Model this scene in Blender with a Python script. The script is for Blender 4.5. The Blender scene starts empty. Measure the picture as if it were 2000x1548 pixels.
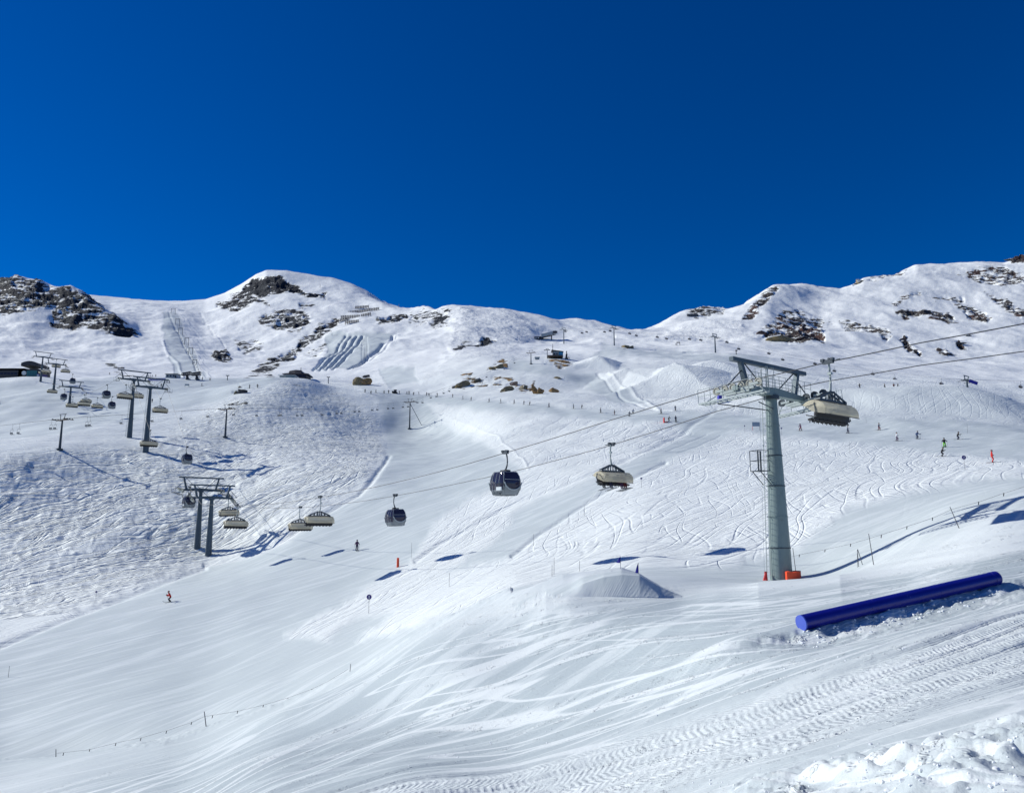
import bpy, bmesh, math, random
import numpy as np
from mathutils import Vector, Matrix
sc = bpy.context.scene
COL = sc.collection
R = math.radians
PI = math.pi

# ------------------------------------------------------------------ camera
F = 1511.0            # focal length in photograph pixels (2000 px wide)
PITCH = R(9.5)
CP, SP = math.cos(PITCH), math.sin(PITCH)
cam_d = bpy.data.cameras.new('camera')
cam = bpy.data.objects.new('camera', cam_d)
COL.objects.link(cam)
cam_d.sensor_fit = 'HORIZONTAL'
cam_d.sensor_width = 36.0
cam_d.lens = 36.0 * F / 2000.0
cam_d.clip_start = 0.1
cam_d.clip_end = 12000.0
cam.location = (0, 0, 0)
cam.rotation_euler = (PI / 2 + PITCH, 0, 0)
sc.camera = cam

# ------------------------------------------------------------------ light
SUN_EL = R(34.0)
SUN_AZ = math.atan2(-0.965, 0.262)      # direction TO the sun, measured from +Y towards +X
sd = Vector((math.sin(SUN_AZ) * math.cos(SUN_EL), math.cos(SUN_AZ) * math.cos(SUN_EL), math.sin(SUN_EL)))
ld = bpy.data.lights.new('sun', 'SUN')
ld.energy = 4.1
ld.angle = R(0.5)
ld.color = (1.0, 0.99, 0.91)
lo = bpy.data.objects.new('sun', ld)
COL.objects.link(lo)
lo.rotation_euler = sd.to_track_quat('Z', 'Y').to_euler()
world = bpy.data.worlds.new('World')
sc.world = world
world.use_nodes = True
wn = world.node_tree
wn.nodes.clear()
wo = wn.nodes.new('ShaderNodeOutputWorld')
wb = wn.nodes.new('ShaderNodeBackground')
ws = wn.nodes.new('ShaderNodeTexSky')
ws.sky_type = 'NISHITA'
ws.sun_disc = False
ws.sun_elevation = SUN_EL
ws.sun_rotation = SUN_AZ
ws.altitude = 2600
ws.air_density = 1.0
ws.dust_density = 0.35
ws.ozone_density = 4.0
wh = wn.nodes.new('ShaderNodeHueSaturation')
wh.inputs['Saturation'].default_value = 1.42
wh.inputs['Hue'].default_value = 0.516
wh.inputs['Value'].default_value = 1.0
wn.links.new(ws.outputs[0], wh.inputs['Color'])
wn.links.new(wh.outputs[0], wb.inputs['Color'])
wb.inputs['Strength'].default_value = 0.083
wn.links.new(wb.outputs[0], wo.inputs[0])
sc.view_settings.view_transform = 'Standard'
sc.view_settings.look = 'None'
sc.view_settings.gamma = 1.0
sc.view_settings.exposure = 0.12
sc.view_settings.use_curve_mapping = False
sc.cycles.max_bounces = 5
sc.cycles.diffuse_bounces = 3

# ------------------------------------------------------------------ picture -> place helpers
def uv(px, py):
    """direction of a photograph pixel as (X/Y, Z/Y); Y is the horizontal distance ahead."""
    a = (px - 1000.0) / F
    v = -(py - 774.0) / F
    h = CP - v * SP
    return a / h, (SP + v * CP) / h
def P(px, py, Y):
    u, e = uv(px, py)
    return Vector((u * Y, Y, e * Y))
def proj(u, e):
    d = CP + e * SP
    return 1000 + F * u / d, 774 - F * (e * CP - SP) / d

# ------------------------------------------------------------------ numpy noise
_rng = np.random.RandomState(7)
_perm = _rng.permutation(4096)
_ga = _rng.rand(4096) * 2 * np.pi
_gx, _gy = np.cos(_ga), np.sin(_ga)
def perlin(x, y, seed=0):
    x = np.asarray(x, float) + seed * 17.13; y = np.asarray(y, float) + seed * 9.71
    xi = np.floor(x).astype(np.int64); yi = np.floor(y).astype(np.int64)
    xf = x - xi; yf = y - yi
    def g(ix, iy, dx, dy):
        h = _perm[(_perm[ix & 4095] + iy) & 4095]
        return _gx[h] * dx + _gy[h] * dy
    sx = xf * xf * xf * (xf * (xf * 6 - 15) + 10); sy = yf * yf * yf * (yf * (yf * 6 - 15) + 10)
    a = g(xi, yi, xf, yf); b = g(xi + 1, yi, xf - 1, yf)
    c = g(xi, yi + 1, xf, yf - 1); d = g(xi + 1, yi + 1, xf - 1, yf - 1)
    return ((a + (b - a) * sx) + ((c + (d - c) * sx) - (a + (b - a) * sx)) * sy) * 1.5
def fbm(x, y, oct=4, seed=0, gain=0.5):
    t = 0; a = 1
    for k in range(oct):
        t = t + a * perlin(x * 2 ** k, y * 2 ** k, seed + k); a *= gain
    return t
def ridged(x, y, oct=4, seed=0, gain=0.55):
    t = 0; a = 1
    for k in range(oct):
        t = t + a * (0.5 - np.abs(perlin(x * 2 ** k, y * 2 ** k, seed + k))); a *= gain
    return t
def sstep(a, b, x):
    t = np.clip((x - a) / (b - a), 0, 1)
    return t * t * (3 - 2 * t)
def inpoly(px, py, poly, soft=0):
    poly = np.array(poly, float)
    ins = np.zeros(px.shape, bool)
    n = len(poly)
    dist = np.full(px.shape, 1e9)
    for i in range(n):
        x0, y0 = poly[i]; x1, y1 = poly[(i + 1) % n]
        if y0 != y1:
            c = ((y0 > py) != (y1 > py)) & (px < (x1 - x0) * (py - y0) / (y1 - y0) + x0)
            ins ^= c
        if soft:
            dx, dy = x1 - x0, y1 - y0
            t = np.clip(((px - x0) * dx + (py - y0) * dy) / (dx * dx + dy * dy + 1e-9), 0, 1)
            dist = np.minimum(dist, np.hypot(px - x0 - t * dx, py - y0 - t * dy))
    if not soft:
        return ins.astype(float)
    return sstep(-soft, soft, np.where(ins, dist, -dist))

# ------------------------------------------------------------------ the lie of the land
# each entry is one contour running across the valley: (photograph px, py, distance ahead in metres)
LINES = [
 [(0,1548,47),(400,1548,32),(800,1548,22),(1200,1548,14),(1500,1548,8.5),(1800,1548,5.5),(2000,1548,4.6)],
 [(0,1512,53),(400,1475,48),(800,1440,37),(1200,1400,26),(1500,1370,19),(1800,1330,16),(2000,1280,17)],
 [(0,1498,57),(400,1442,54),(700,1352,49),(900,1300,42),(1200,1255,37),(1400,1235,31),(1560,1226,28),(1800,1172,29.5),(1950,1140,31),(2050,1120,32)],
 [(0,1487,60),(108,1479,60),(200,1466,60),(320,1448,60),(400,1424,60),(560,1373,58),(700,1310,56),(850,1222,54),(1000,1152,51),(1060,1146,48.5),(1110,1158,45.5),(1180,1166,44.3),(1330,1167,44.4),(1400,1150,46),(1500,1131,50),(1600,1130,49),(1700,1114,47),(1800,1090,44),(1900,1060,42),(2000,1032,42)],
 [(0,1492,66),(108,1484,66),(400,1430,65),(560,1378,63),(700,1316,61),(850,1232,59),(1000,1163,56),(1100,1140,54),(1250,1124,52),(1330,1128,52),(1400,1133,53),(1500,1140,55),(1600,1138,54),(1700,1105,51),(1800,1065,48),(1900,1035,46),(2000,1005,46)],
 [(0,1440,72),(400,1385,70),(560,1345,68),(700,1290,67),(850,1212,66),(1000,1145,66),(1250,1112,63),(1400,1120,61),(1500,1128,60),(1600,1118,59),(1700,1080,57),(1800,1035,55),(1900,1000,53),(2000,978,52)],
 [(0,1340,88),(400,1290,88),(700,1210,87),(1000,1110,85),(1250,1075,78),(1500,1080,72),(1750,1020,70),(1900,975,66),(2000,955,64)],
 [(0,1240,110),(333,1172,118),(400,1160,120),(700,1105,122),(1000,1050,112),(1250,1010,100),(1500,1010,90),(1750,972,85),(2000,938,82)],
 [(0,1170,132),(200,1140,142),(400,1094,163),(500,1060,166),(560,1030,166),(700,1010,162),(1000,980,143),(1250,950,127),(1500,945,115),(1750,930,106),(2000,912,99)],
 [(0,1050,160),(200,1010,172),(400,980,187),(560,930,195),(700,925,196),(850,930,190),(1000,900,182),(1250,880,168),(1500,890,150),(1750,885,140),(2000,885,128)],
 [(0,884,188),(120,878,202),(250,852,230),(330,850,238),(443,850,250),(560,830,285),(640,828,308),(720,850,320),(800,849,337),(870,850,312),(1000,850,236),(1250,830,218),(1500,845,195),(1750,848,172),(2000,850,160)],
 [(0,840,270),(125,802,318),(250,803,310),(400,795,310),(470,775,318),(560,765,335),(640,777,356),(720,800,354),(800,806,362),(880,803,345),(960,800,310),(1100,808,275),(1300,805,252),(1500,805,238),(1750,800,215),(1950,812,205),(2050,832,200)],
 [(0,780,345),(125,770,352),(250,772,352),(400,767,352),(470,755,352),(520,746,362),(560,742,370),(600,745,375),(650,757,385),(720,765,385),(800,772,392),(900,776,370),(1000,772,348),(1100,778,330),(1300,785,305),(1400,778,290),(1500,768,275),(1620,760,253),(1700,757,248),(1880,756,245),(1950,768,240),(2000,786,234),(2100,800,234)],
 [(0,762,385),(125,757,380),(250,762,390),(400,762,390),(470,758,390),(560,752,410),(650,761,410),(800,764,418),(900,765,398),(1000,758,380),(1100,765,372),(1200,768,370),(1300,772,350),(1400,772,335),(1500,772,320),(1620,768,300),(1750,768,300),(1880,768,305),(2000,796,300),(2100,805,300)],
 [(0,745,415),(70,736,420),(250,745,440),(400,745,450),(560,743,470),(700,746,480),(800,745,460),(880,742,430),(1000,725,425),(1085,722,430),(1150,738,425),(1250,742,400),(1330,742,385),(1400,735,385),(1500,740,380),(1620,748,370),(1750,756,370),(1880,757,370),(1940,770,370),(2000,785,370)],
 [(0,738,490),(250,740,520),(400,740,520),(560,737,545),(700,733,550),(850,718,520),(940,706,490),(1000,707,480),(1085,698,480),(1150,712,470),(1250,708,470),(1330,708,480),(1400,708,480),(1500,712,470),(1600,728,450),(1750,742,450),(1880,750,450),(2000,762,450)],
 [(0,722,640),(150,720,640),(300,725,640),(400,727,640),(500,726,640),(600,714,660),(700,712,660),(800,695,660),(900,682,640),(1000,682,660),(1100,680,700),(1200,671,690),(1260,680,660),(1330,689,610),(1400,690,570),(1500,700,580),(1600,708,580),(1750,725,580),(1900,735,580),(2000,745,560)],
 [(0,675,800),(150,690,800),(300,680,850),(400,692,820),(500,700,820),(600,694,820),(700,668,850),(800,668,820),(900,662,780),(1000,668,780),(1060,668,820),(1100,673,800),(1200,673,760),(1300,678,740),(1400,682,700),(1500,678,740),(1600,680,760),(1750,690,780),(1900,700,780),(2000,705,780)],
 [(0,620,980),(60,622,980),(110,642,970),(160,640,970),(215,648,960),(270,660,960),(330,650,1020),(400,665,1020),(500,668,1020),(600,650,1020),(700,625,1050),(800,640,960),(900,630,900),(1000,645,880),(1060,655,900),(1100,658,900),(1200,655,890),(1300,655,880),(1400,650,880),(1500,640,900),(1600,650,920),(1750,650,930),(1900,655,930),(2000,650,930)],
 [(-120,550,1130),(0,541,1130),(35,533,1130),(75,546,1130),(110,560,1120),(140,559,1110),(165,571,1090),(190,591,1060),(225,614,1030),(248,634,1010),(270,652,1000),(290,645,1050),(330,625,1150),(400,640,1180),(450,625,1180),(500,610,1200),(560,590,1250),(620,590,1250),(700,597,1220),(800,617,1080),(900,608,980),(1000,625,960),(1100,637,960),(1200,648,950),(1300,642,970),(1400,620,1020),(1500,600,1050),(1600,620,1060),(1750,600,1080),(1900,600,1100),(2000,590,1100)],
 [(-120,565,1250),(0,560,1250),(165,590,1230),(225,612,1220),(270,610,1260),(330,603,1320),(400,610,1350),(450,590,1380),(500,570,1380),(560,560,1400),(620,562,1400),(700,575,1350),(800,608,1120),(900,598,1010),(1000,612,990),(1100,626,990),(1200,643,980),(1300,635,1010),(1400,610,1080),(1500,575,1130),(1600,590,1160),(1750,560,1200),(1900,555,1230),(2000,545,1230)],
 [(-120,600,1600),(0,590,1600),(165,573,1600),(200,578,1600),(260,584,1600),(330,588,1600),(400,585,1600),(440,572,1600),(480,548,1580),(500,535,1550),(520,527,1530),(560,528,1530),(600,535,1530),(650,543,1530),(690,555,1530),(720,570,1520),(745,588,1480),(770,595,1350),(800,600,1220),(830,597,1130),(850,600,1080),(880,593,1060),(920,590,1060),(960,595,1050),(1000,603,1040),(1100,617,1040),(1200,636,1040),(1240,641,1040),(1280,634,1070),(1340,606,1120),(1380,596,1130),(1420,601,1150),(1450,594,1180),(1480,576,1210),(1510,559,1230),(1540,552,1250),(1580,556,1280),(1640,560,1330),(1670,550,1330),(1685,540,1340),(1740,535,1380),(1780,520,1420),(1790,515,1430),(1860,514,1440),(1920,508,1440),(1960,511,1440),(1985,505,1440),(2010,498,1440),(2120,485,1440)],
]
# smoothing widths (px) of each contour
SIG = [40,40,30,9,14,20,30,30,22,25,25,25,12,20,25,25,25,25,14,6,16,2.2]
ux = np.concatenate([np.linspace(-2.6, -0.80, 40, endpoint=False), np.linspace(-0.80, -0.70, 30, endpoint=False),
                     np.linspace(-0.70, 0.70, 1080, endpoint=False), np.linspace(0.70, 0.86, 60, endpoint=False), np.linspace(0.86, 2.6, 40)])
NU = len(ux)
def line_arrays(L, sig):
    pts = sorted((*uv(a, b), math.log(c)) for a, b, c in L)
    u = np.array([p[0] for p in pts]); e = np.array([p[1] for p in pts]); s = np.array([p[2] for p in pts])
    fu = np.linspace(-3, 3, 9001)
    fe = np.interp(fu, u, e); fs = np.interp(fu, u, s)
    w = sig / F
    k = np.arange(-int(4 * w / (fu[1] - fu[0])) - 1, int(4 * w / (fu[1] - fu[0])) + 2)
    g = np.exp(-0.5 * (k * (fu[1] - fu[0]) / w) ** 2); g /= g.sum()
    pad = len(k) // 2
    fe = np.convolve(np.pad(fe, pad, 'edge'), g, 'valid'); fs = np.convolve(np.pad(fs, pad, 'edge'), g, 'valid')
    return np.interp(ux, fu, fe), np.interp(ux, fu, fs)
KE, KS = [], []
e0, s0 = line_arrays(LINES[0], SIG[0])
Y0 = np.exp(s0)
uc = np.clip(ux, -0.75, 0.75)
for fr in (0.7, 1.4, 2.6):                       # the bank the photographer stands on
    KE.append((-1.75 + 0.22 * uc * fr - 0.05 * fr) / fr); KS.append(np.full(NU, math.log(fr)))
KE.append(np.minimum(e0 - 0.02, KE[-1] + (e0 - KE[-1]) * 0.62)); KS.append(math.log(2.6) + (s0 - math.log(2.6)) * 0.5)
for i_, (L, sg) in enumerate(zip(LINES, SIG)):
    a, b = line_arrays(L, sg)
    if i_ in (3, 4):
        a2, b2 = line_arrays(L, 55); w_ = sstep(uv(1380, 1130)[0], uv(1470, 1130)[0], ux); a = a + (a2 - a) * w_; b = b + (b2 - b) * w_
    KE.append(a); KS.append(b)
KE.append(KE[-1] - 0.03); KS.append(KS[-1] + 0.12)
KE.append(KE[-1] * 0.55); KS.append(np.full(NU, math.log(2600.)))
KE.append(KE[-1] * 0.0 - 0.01); KS.append(np.full(NU, math.log(6500.)))
KE = np.array(KE); KS = np.array(KS)
for i in range(1, len(KS)):
    KS[i] = np.maximum(KS[i], KS[i - 1] + 0.015)
def pchip_slopes(S, E):
    h = np.diff(S, axis=0); d = np.diff(E, axis=0) / h
    m = np.zeros_like(E)
    w1 = 2 * h[1:] + h[:-1]; w2 = h[1:] + 2 * h[:-1]
    with np.errstate(divide='ignore', invalid='ignore'):
        hm = (w1 + w2) / (w1 / d[:-1] + w2 / d[1:])
    m[1:-1] = np.where(d[:-1] * d[1:] > 0, hm, 0)
    m[0] = d[0]; m[-1] = d[-1]
    return m
KM = pchip_slopes(KS, KE)
def seg(a, b, n): return np.linspace(math.log(a), math.log(b), n, endpoint=False)
sy = np.concatenate([seg(0.7, 3.6, 50), seg(3.6, 40, 300), seg(40, 110, 170), seg(110, 300, 230), seg(300, 1650, 330), seg(1650, 6500, 14), [math.log(6500.)]])
NY = len(sy)
GE = np.zeros((NY, NU))
cols = np.arange(NU)
for r, s in enumerate(sy):
    i = np.clip((KS <= s).sum(axis=0) - 1, 0, len(KS) - 2)
    s0_, s1_ = KS[i, cols], KS[i + 1, cols]; h = s1_ - s0_; t = np.clip((s - s0_) / h, 0, 1)
    t2, t3 = t * t, t * t * t
    GE[r] = (2*t3-3*t2+1)*KE[i, cols] + (t3-2*t2+t)*h*KM[i, cols] + (-2*t3+3*t2)*KE[i+1, cols] + (t3-t2)*h*KM[i+1, cols]
YY = np.exp(sy)[:, None] * np.ones((1, NU)); UU = ux[None, :] * np.ones((NY, 1)); XX = UU * YY
PX, PY = proj(UU, GE)
ZZ = GE * YY

# ------------------------------------------------------------------ masks of what covers each part of the ground
ROCKS = [
 (.66,5,[(-200,540),(0,540),(35,530),(75,545),(110,560),(140,556),(165,568),(190,589),(225,611),(248,632),(272,656),(240,660),(215,652),(160,640),(110,642),(95,625),(106,600),(70,605),(20,615),(-200,620)]),
 (.86,3,[(486,548),(505,540),(530,543),(555,540),(575,556),(600,570),(640,570),(634,584),(606,580),(585,574),(545,570),(515,577),(500,570),(478,563)]),
 (.62,4,[(418,603),(440,580),(465,572),(490,556),(505,575),(530,600),(500,594),(450,606)]),
 (.62,4,[(500,622),(525,608),(565,596),(600,610),(612,630),(585,650),(560,655),(545,640),(510,632)]),
 (.55,4,[(580,590),(620,586),(600,600),(585,604)]),
 (.60,4,[(472,738),(505,712),(540,690),(600,650),(655,615),(662,628),(630,655),(580,690),(545,712),(530,738)]),
 (.72,3,[(412,692),(430,676),(450,690),(450,706),(430,710)]),
 (.48,4,[(455,663),(490,660),(530,680),(505,690),(480,694),(465,680)]),
 (.45,4,[(590,690),(640,660),(650,672),(610,700)]),
 (.75,3,[(735,624),(770,611),(795,613),(800,622),(770,630),(740,630)]),
 (.50,4,[(800,604),(845,604),(876,600),(878,640),(850,640),(830,625),(800,640)]),
 (.85,2,[(886,680),(900,668),(920,664),(950,660),(968,664),(950,672),(915,675),(900,680)]),
 (.55,3,[(1338,606),(1360,596),(1380,590),(1420,600),(1415,612),(1370,612),(1350,616)]),
 (.62,3,[(1448,622),(1470,590),(1500,562),(1525,558),(1490,600),(1460,626)]),
 (.72,4,[(1484,660),(1500,642),(1530,640),(1560,622),(1575,625),(1612,645),(1606,664),(1580,668),(1545,667),(1510,662)]),
 (.50,5,[(1480,640),(1520,612),(1560,600),(1600,620),(1640,628),(1580,640),(1520,650)]),
 (.66,3,[(1750,608),(1800,602),(1850,610),(1880,628),(1850,634),(1800,622),(1760,620)]),
 (.55,3,[(1818,578),(1850,572),(1885,576),(1890,586),(1830,586)]),
 (.62,3,[(1852,588),(1880,594),(1910,606),(1936,622),(1925,634),(1900,622),(1870,602)]),
 (.55,3,[(1636,622),(1680,628),(1740,640),(1735,660),(1700,655),(1650,640)]),
 (.80,2,[(1752,660),(1765,657),(1800,684),(1795,690),(1770,678)]),
 (.75,2,[(1825,676),(1840,674),(1866,688),(1850,690)]),
 (.75,2,[(1862,666),(1875,664),(1890,676),(1878,678)]),
 (.55,3,[(1868,532),(1920,522),(1999,526),(2100,530),(2100,562),(1950,556),(1900,546)]),
 (.50,3,[(1690,546),(1730,530),(1775,522),(1760,536),(1710,552)]),
 (.60,3,[(1920,572),(1960,584),(2010,604),(2100,640),(2000,626),(1950,600)]),
 (1.0,2,[(1972,500),(1990,488),(2010,486),(2120,480),(2120,515),(1985,512)]),
 (.85,2,[(1667,556),(1680,542),(1690,543),(1682,552)]),
 (.50,3,[(1740,580),(1790,568),(1800,578),(1750,590)]),
 (.60,2,[(1205,680),(1225,671),(1240,675),(1225,681)]),
 (.60,2,[(455,775),(462,758),(470,754),(482,765),(470,775)]),
 (.60,2,[(445,797),(452,790),(480,790),(488,800),(460,800)]),
 (.62,3,[(960,748),(1010,742),(1050,745),(1062,768),(1030,768),(985,765)]),
 (.60,3,[(692,750),(700,735),(722,732),(730,752)]),
 (.58,3,[(950,725),(965,708),(990,708),(1000,722),(975,728)]),
 (.50,3,[(535,752),(560,745),(590,752),(600,760),(570,760)]),
 (.60,4,[(945,735),(975,730),(1000,735),(1000,760),(960,750)]),
 (.62,3,[(1060,705),(1100,698),(1125,715),(1090,718)]),
 (.64,3,[(890,755),(905,735),(950,735),(965,750),(935,758)]),
 (.45,3,[(230,735),(240,728),(255,735),(258,742)]),
 (.42,3,[(200,700),(215,697),(270,735),(245,740)]),
]
ROCK = np.zeros_like(ZZ)
jx = fbm(PX / 40, PY / 25, 3, 3) * 9; jy = fbm(PX / 40, PY / 25, 3, 9) * 6
for d, sf, poly in ROCKS:
    xs = [a for a, b in poly]; ys = [b for a, b in poly]
    rr = (PY > min(ys) - 25) & (PY < max(ys) + 25) & (PX > min(xs) - 25) & (PX < max(xs) + 25)
    if poly is not ROCKS[0][2] and sf:
        rr &= YY > 240
    m = np.zeros_like(ZZ)
    m[rr] = inpoly((PX + jx)[rr], (PY + jy)[rr], poly, sf + 2) * d
    ROCK = np.maximum(ROCK, m)
far = YY > 400
# groomed runs (1) against tracked-out snow (0)
GROOM = np.zeros_like(ZZ)
def groom(poly, soft, val=1.0, ymin=0, ymax=1e9):
    global GROOM
    m = inpoly(PX + jx * .8, PY + jy * .8, poly, soft) * ((YY >= ymin) & (YY <= ymax))
    GROOM = np.maximum(GROOM, m * val)
groom([(-300,1270),(0,1262),(150,1200),(400,1110),(560,1062),(640,1000),(730,950),(762,890),(750,830),(740,780),(830,775),(860,820),(970,880),(1022,915),(860,1010),(800,1100),(560,1240),(640,1250),(700,1205),(770,1195),(700,1250),(1000,1185),(1100,1150),(1260,1150),(1260,1300),(0,1560),(-300,1560)], 10, 1, 52, 420)
groom([(700,1260),(1000,1160),(1105,1120),(1400,1110),(1560,1070),(1660,990),(1900,935),(2300,915),(2300,1100),(1500,1150),(1000,1400)], 12, .95, 40, 125)
groom([(880,1115),(960,1060),(1020,990),(1180,930),(1330,850),(1400,795),(1470,830),(1300,900),(1180,960),(1060,1040),(1000,1085)], 11, 1, 60, 420)
groom([(700,758),(860,772),(1000,789),(1200,803),(1440,808),(1640,820),(1750,815),(2300,840),(2300,890),(2000,900),(1750,875),(1520,850),(1300,832),(1200,820),(960,803),(780,785)], 7, 1, 90, 460)
groom([(0,745),(250,740),(560,738),(560,752),(430,790),(200,830),(0,880),(-300,890),(-300,740)], 5, .8, 230, 600)
groom([(318,610),(345,605),(400,735),(345,738),(320,665)], 3, .8, 500)
groom([(740,720),(810,718),(822,745),(760,755)], 3, .8, 400)
groom([(640,648),(770,646),(745,680),(680,722),(608,722),(640,690)], 3, .9, 500)
groom([(1180,672),(1500,700),(1500,720),(1330,705),(1230,690),(1150,700)], 5, .7, 400)
groom([(1000,700),(1160,735),(1300,805),(1200,790),(1140,745),(1000,720)], 5, .8, 300)
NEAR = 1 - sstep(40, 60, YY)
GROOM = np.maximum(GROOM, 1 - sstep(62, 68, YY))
groom([(1440,760),(1700,745),(2300,750),(2300,845),(1900,818),(1640,818),(1440,806)], 6, .5, 180, 262)
MOG = inpoly(PX + jx, PY + jy, [(-300,900),(0,890),(120,884),(250,880),(420,800),(560,752),(660,770),(735,830),(750,890),(700,935),(560,1035),(400,1095),(0,1235),(-300,1260)], 14) * ((YY > 120) & (YY < 420))
MOG = np.maximum(MOG, 0.55 * inpoly(PX + jx, PY + jy, [(870,600),(1000,605),(1060,640),(1000,690),(820,745),(880,690)], 8) * far)
MOG = np.maximum(MOG, 0.5 * inpoly(PX + jx, PY + jy, [(1300,640),(1450,620),(1480,660),(1300,665)], 8) * far)
GROOM = GROOM * (1 - sstep(0, .5, MOG))

# running lines of the cat tracks on the near run
LANES = [
 (0, [(-400,1620),(0,1490),(400,1428),(700,1312),(1000,1153),(1300,1140),(1600,1120),(2000,1040),(2300,980)]),
 (6, [(-400,1700),(0,1540),(600,1372),(850,1237),(1100,1172),(1500,1150),(1700,1130),(2000,1075),(2300,1020)]),
 (13,[(-400,1850),(300,1600),(600,1490),(860,1350),(1180,1230),(1500,1210),(1800,1140),(2000,1095),(2300,1030)]),
 (20,[(-400,2000),(500,1640),(800,1530),(1100,1440),(1500,1300),(1800,1215),(2000,1160),(2300,1070)]),
 (23,[(-400,2050),(700,1592),(850,1548),(1400,1388),(1700,1290),(2000,1190),(2300,1100)]),
 (26.5,[(-400,2150),(1050,1548),(1500,1420),(2000,1245),(2300,1150)]),
 (30,[(-400,2250),(1200,1560),(1600,1450),(2000,1320),(2300,1230)]),
 (38,[(-400,2600),(1400,1600),(2000,1520),(2300,1500)]),
]
vals = [v for v, _ in LANES]
_lx = np.arange(-400, 2301, 10.0); _lg = np.exp(-.5 * (np.arange(-24, 25) * 10 / 75.0) ** 2); _lg /= _lg.sum()
def lane_y(k):
    l = LANES[k][1]; y = np.interp(_lx, [a for a, b in l], [b for a, b in l])
    n_ = len(_lg) // 2; ext_ = np.concatenate([y[0] + (y[1] - y[0]) * np.arange(-n_, 0), y, y[-1] + (y[-1] - y[-2]) * np.arange(1, n_ + 1)])
    return np.interp(PX, _lx, np.convolve(ext_, _lg, 'valid'))
prev = lane_y(0)
LANE = (PY - prev) / 12.0
for k in range(1, len(LANES)):
    cur = lane_y(k)
    t = (PY - prev) / np.maximum(cur - prev, 1)
    LANE = np.where(t > 0, vals[k - 1] + t * (vals[k] - vals[k - 1]), LANE)
    prev = cur
LANE += fbm(XX / 15, YY / 15, 2, 21) * 0.4

# ------------------------------------------------------------------ relief
DZ = np.zeros_like(ZZ)
def pdist(pts, y0, y1, w):
    pts = np.array(pts, float); d = np.full(ZZ.shape, 99.0)
    rr = (YY > y0) & (YY < y1) & (PX > pts[:, 0].min() - w) & (PX < pts[:, 0].max() + w) & (PY > pts[:, 1].min() - w) & (PY < pts[:, 1].max() + w)
    x, y = PX[rr], PY[rr]; dd_ = np.full(x.shape, 99.0)
    for (x0, y0_), (x1, y1_) in zip(pts[:-1], pts[1:]):
        vx, vy = x1 - x0, y1_ - y0_; t = np.clip(((x - x0) * vx + (y - y0_) * vy) / (vx * vx + vy * vy + 1e-9), 0, 1)
        dd_ = np.minimum(dd_, np.hypot(x - x0 - t * vx, y - y0_ - t * vy))
    d[rr] = dd_
    return d
def rut(pts, depth, w, y0=40, y1=1600):
    global DZ
    DZ = DZ - depth * np.exp(-(pdist(pts, y0, y1, w * 4) / w) ** 2)
for off in (0, 11, 22, 33):          # winch-cat ruts fanning down the steep slope
    rut([(676+off,652),(664+off*1.05,670),(655+off*.95,688),(628+off*1.1,705),(612+off*1.15,721)], 2.6, 2.0, 600)
for off in (40, 45, 50):
    rut([(676+off*.8,655),(672+off*.9,680),(668+off,700),(640+off*1.1,720)], 1.0, 1.0, 600)
rut([(768,650),(764,664),(740,682),(712,700),(682,721)], 3.0, 2.6, 600)
rut([(774,652),(768,668),(745,686),(716,704),(690,721)], 1.4, 1.6, 600)
rut([(650,652),(700,649),(775,646)], 1.5, 1.5, 600)
rut([(330,606),(338,630),(352,655),(368,690),(392,736)], 1.0, 1.5, 500)
rut([(392,612),(410,640),(440,672)], .9, 1.2, 500); rut([(318,665),(325,690),(350,715),(358,735)], -.9, 2.2, 500)
rut([(1155,722),(1180,745),(1210,775),(1260,795),(1310,802)], .5, 1.6, 250, 430); rut([(1190,735),(1225,765),(1290,800)], -.45, 2.0, 250, 430)
rut([(1000,640),(1100,650),(1250,640),(1330,645)], .8, 1.5, 700)
rut([(1010,662),(1100,668),(1200,655)], 1.2, 2, 700)
rut([(0,787),(60,784),(125,780)], 1.2, 2.5, 250, 500)
for k_ in range(12):
    rut([(1100+k_*28,815+k_*3),(1060+k_*24,840+k_*4)], .12, 1.2, 150, 300)
rut([(400,1100),(480,1085),(540,1060),(620,1010),(700,962),(745,915),(762,885)], .55, 4, 120, 260)
rut([(0,1262),(150,1200),(400,1108)], .4, 5, 80, 200)
rut([(870,812),(960,845),(1020,895),(1032,915)], -.16, 2, 160, 380)
rut([(812,1095),(860,1060),(1000,985),(1180,920),(1330,845),(1400,800)], .3, 4, 90, 320)
rut([(1000,1085),(1060,1038),(1180,962),(1300,902)], .3, 3.5, 90, 320)
rut([(1120,1010),(1250,900),(1395,832)], .0, 3, 90, 320)
DZ += (ridged(XX / 110 + YY / 300, YY / 150, 4, 34) - .75) * 5.0 * sstep(620, 850, YY) * (1 - sstep(1350, 1500, YY) * .75)
DZ += fbm(XX / 130, YY / 130, 3, 30) * 3.2 * sstep(350, 800, YY) * (1 - sstep(1400, 1560, YY) * .8)
DZ += fbm(XX / 30, YY / 30, 3, 40) * 0.9 * sstep(90, 220, YY)
DZ += fbm(XX / 75, YY / 75, 2, 44) * 2.2 * sstep(260, 420, YY) * (1 - sstep(900, 1200, YY) * .5)
DZ += fbm(XX / 8, YY / 8, 2, 41) * 0.10 * sstep(20, 80, YY)
mg = np.abs(fbm(XX / 4.5 + YY / 12, YY / 5.0, 3, 50))
DZ += (0.5 - mg) * 0.38 * MOG * (1 - sstep(350, 500, YY)) + (0.5 - mg) * .8 * MOG * sstep(500, 600, YY)
rk = sstep(0.25, 0.8, ROCK)
DZ += (ridged(XX / 42, YY / 42, 5, 60) - 0.6) * 13 * rk * sstep(600, 900, YY)
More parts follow.
